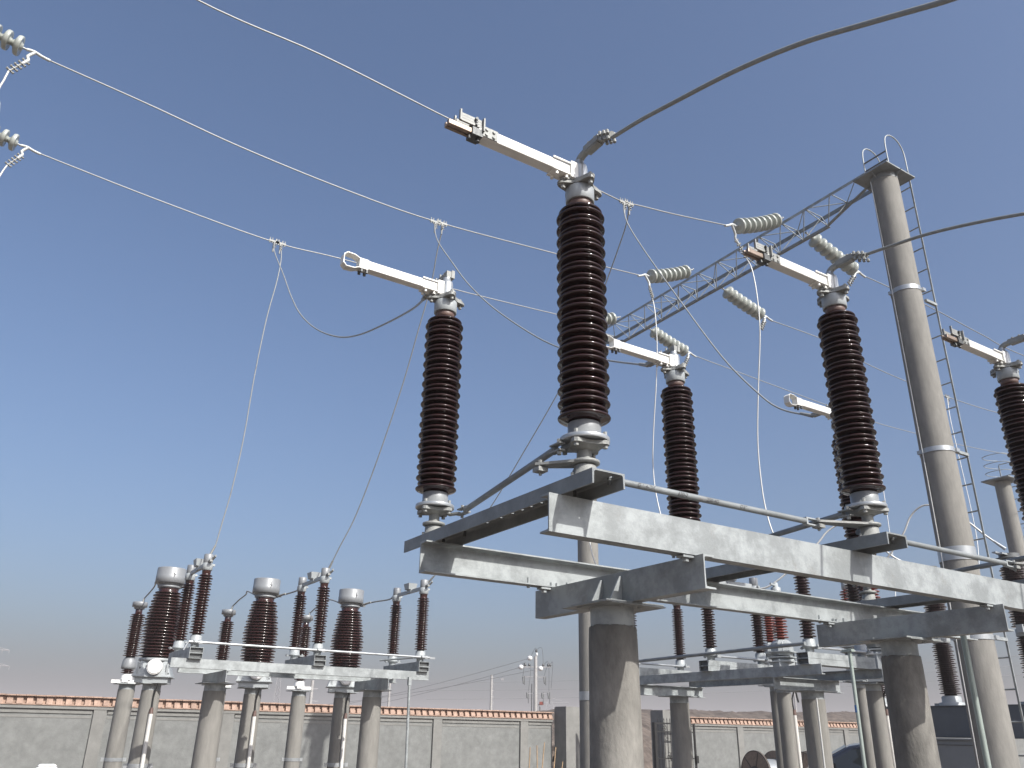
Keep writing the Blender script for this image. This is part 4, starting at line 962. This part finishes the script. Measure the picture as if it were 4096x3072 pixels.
u4_=fpole('pole with side insulators directly behind the right post of the far left frame',24.6,75,5.8,.12); MB().box((.12,0,5.4),(.2,.05,.06)).box((.12,0,4.7),(.2,.05,.06)).box((.12,0,4.0),(.2,.05,.06)).box((.12,0,3.3),(.2,.05,.06)).build('insulators',M_['farsteel'],u4_)
u5_=fpole('reddish thin pole beyond the mound, between the posts of the far right bay',50.35,90,7.2,.10)
# distant wires
GF='distant power lines'
def fwire(p,q,s,r,label):
    p=Vector(p);q=Vector(q); pts=[]
    for k in range(15):
        f=k/14; v=p.lerp(q,f); v.z-=s*4*f*(1-f); pts.append(v)
    tag(MB().tube(pts,r,5).build('power_line',M_['farsteel']),label,'power line',GF)
P=Vector(far(34.08,62))
ax=Vector((math.cos(R(34.08)),-math.sin(R(34.08)),0))
for k,(off,z) in enumerate(((-1.05,6.0),(-.42,6.62),(.35,5.92))):
    q=Vector(far(19.0,85))+Vector((0,0,2.6+.5*k)); fwire(P+ax*off+Vector((0,0,z)),q,.3,.014,('lowest','highest','middle')[k]+' thin line running left from the crowded pole')
for k,(z1,z2) in enumerate(((7.3,7.6),(6.4,6.6),(5.4,5.7))):
    fwire(Vector(far(27,110))+Vector((0,0,z1)),Vector(far(68,110))+Vector((0,0,z2+3.4)),.8,.02,('highest','middle','lowest')[k]+' faint line crossing the sky behind the far right bay')
# ------------------------------------------------------------------ haze
hz=MB().box((0,0,12.5),(1840,1840,27.5)).build('haze',M_['white']); hz.data.materials.clear()
hm=bpy.data.materials.new('haze_air'); hm.use_nodes=True; hn=hm.node_tree; hn.nodes.clear()
ho=hn.nodes.new('ShaderNodeOutputMaterial'); hv=hn.nodes.new('ShaderNodeVolumePrincipled'); hv.inputs['Density'].default_value=0.0018; hv.inputs['Color'].default_value=(.72,.675,.665,1); hv.inputs['Anisotropy'].default_value=.0
hn.links.new(hv.outputs['Volume'],ho.inputs['Volume']); hz.data.materials.append(hm); tag(hz,kind='stuff')
# ------------------------------------------------------------------ sky, sun, camera
SUN_AZ=12; SUN_EL=40      # azimuth from -Y towards +X
sv=Vector((math.sin(R(SUN_AZ))*math.cos(R(SUN_EL)),-math.cos(R(SUN_AZ))*math.cos(R(SUN_EL)),math.sin(R(SUN_EL))))
sl=bpy.data.lights.new('sun','SUN'); sl.energy=5.0; sl.angle=R(.53); sl.color=(1,.975,.925)
so=bpy.data.objects.new('sun',sl); COL.objects.link(so); so.rotation_euler=sv.to_track_quat('Z','Y').to_euler(); so.location=(0,0,30)
w=bpy.data.worlds.new('World'); scene.world=w; w.use_nodes=True
nt=w.node_tree; bg=nt.nodes['Background']; sk=nt.nodes.new('ShaderNodeTexSky'); sk.sky_type='NISHITA'; sk.sun_disc=False
sk.sun_elevation=R(SUN_EL); sk.sun_rotation=math.atan2(sv.x,sv.y); sk.altitude=0; sk.air_density=1.0; sk.dust_density=5.3; sk.ozone_density=5.5
nt.links.new(sk.outputs['Color'],bg.inputs['Color']); bg.inputs['Strength'].default_value=0.13
cam=bpy.data.cameras.new('camera'); cam.sensor_fit='HORIZONTAL'; cam.sensor_width=36; cam.lens=823.767/1024*36; cam.clip_start=.05; cam.clip_end=3000
co=bpy.data.objects.new('camera',cam); COL.objects.link(co); scene.camera=co
yaw,pitch,roll=(0.561987, 0.401691, 0.017406)
f=Vector((math.sin(yaw)*math.cos(pitch),math.cos(yaw)*math.cos(pitch),math.sin(pitch))); r=Vector((math.cos(yaw),-math.sin(yaw),0)); u=r.cross(f)
r2=r*math.cos(roll)+u*math.sin(roll); u2=u*math.cos(roll)-r*math.sin(roll)
m=Matrix((r2,u2,-f)).transposed().to_4x4(); m.translation=(0,0,1.6); co.matrix_world=m
vs=scene.view_settings; vs.view_transform='Standard'; vs.look='None'; vs.gamma=1; vs.exposure=0.38; vs.use_curve_mapping=False
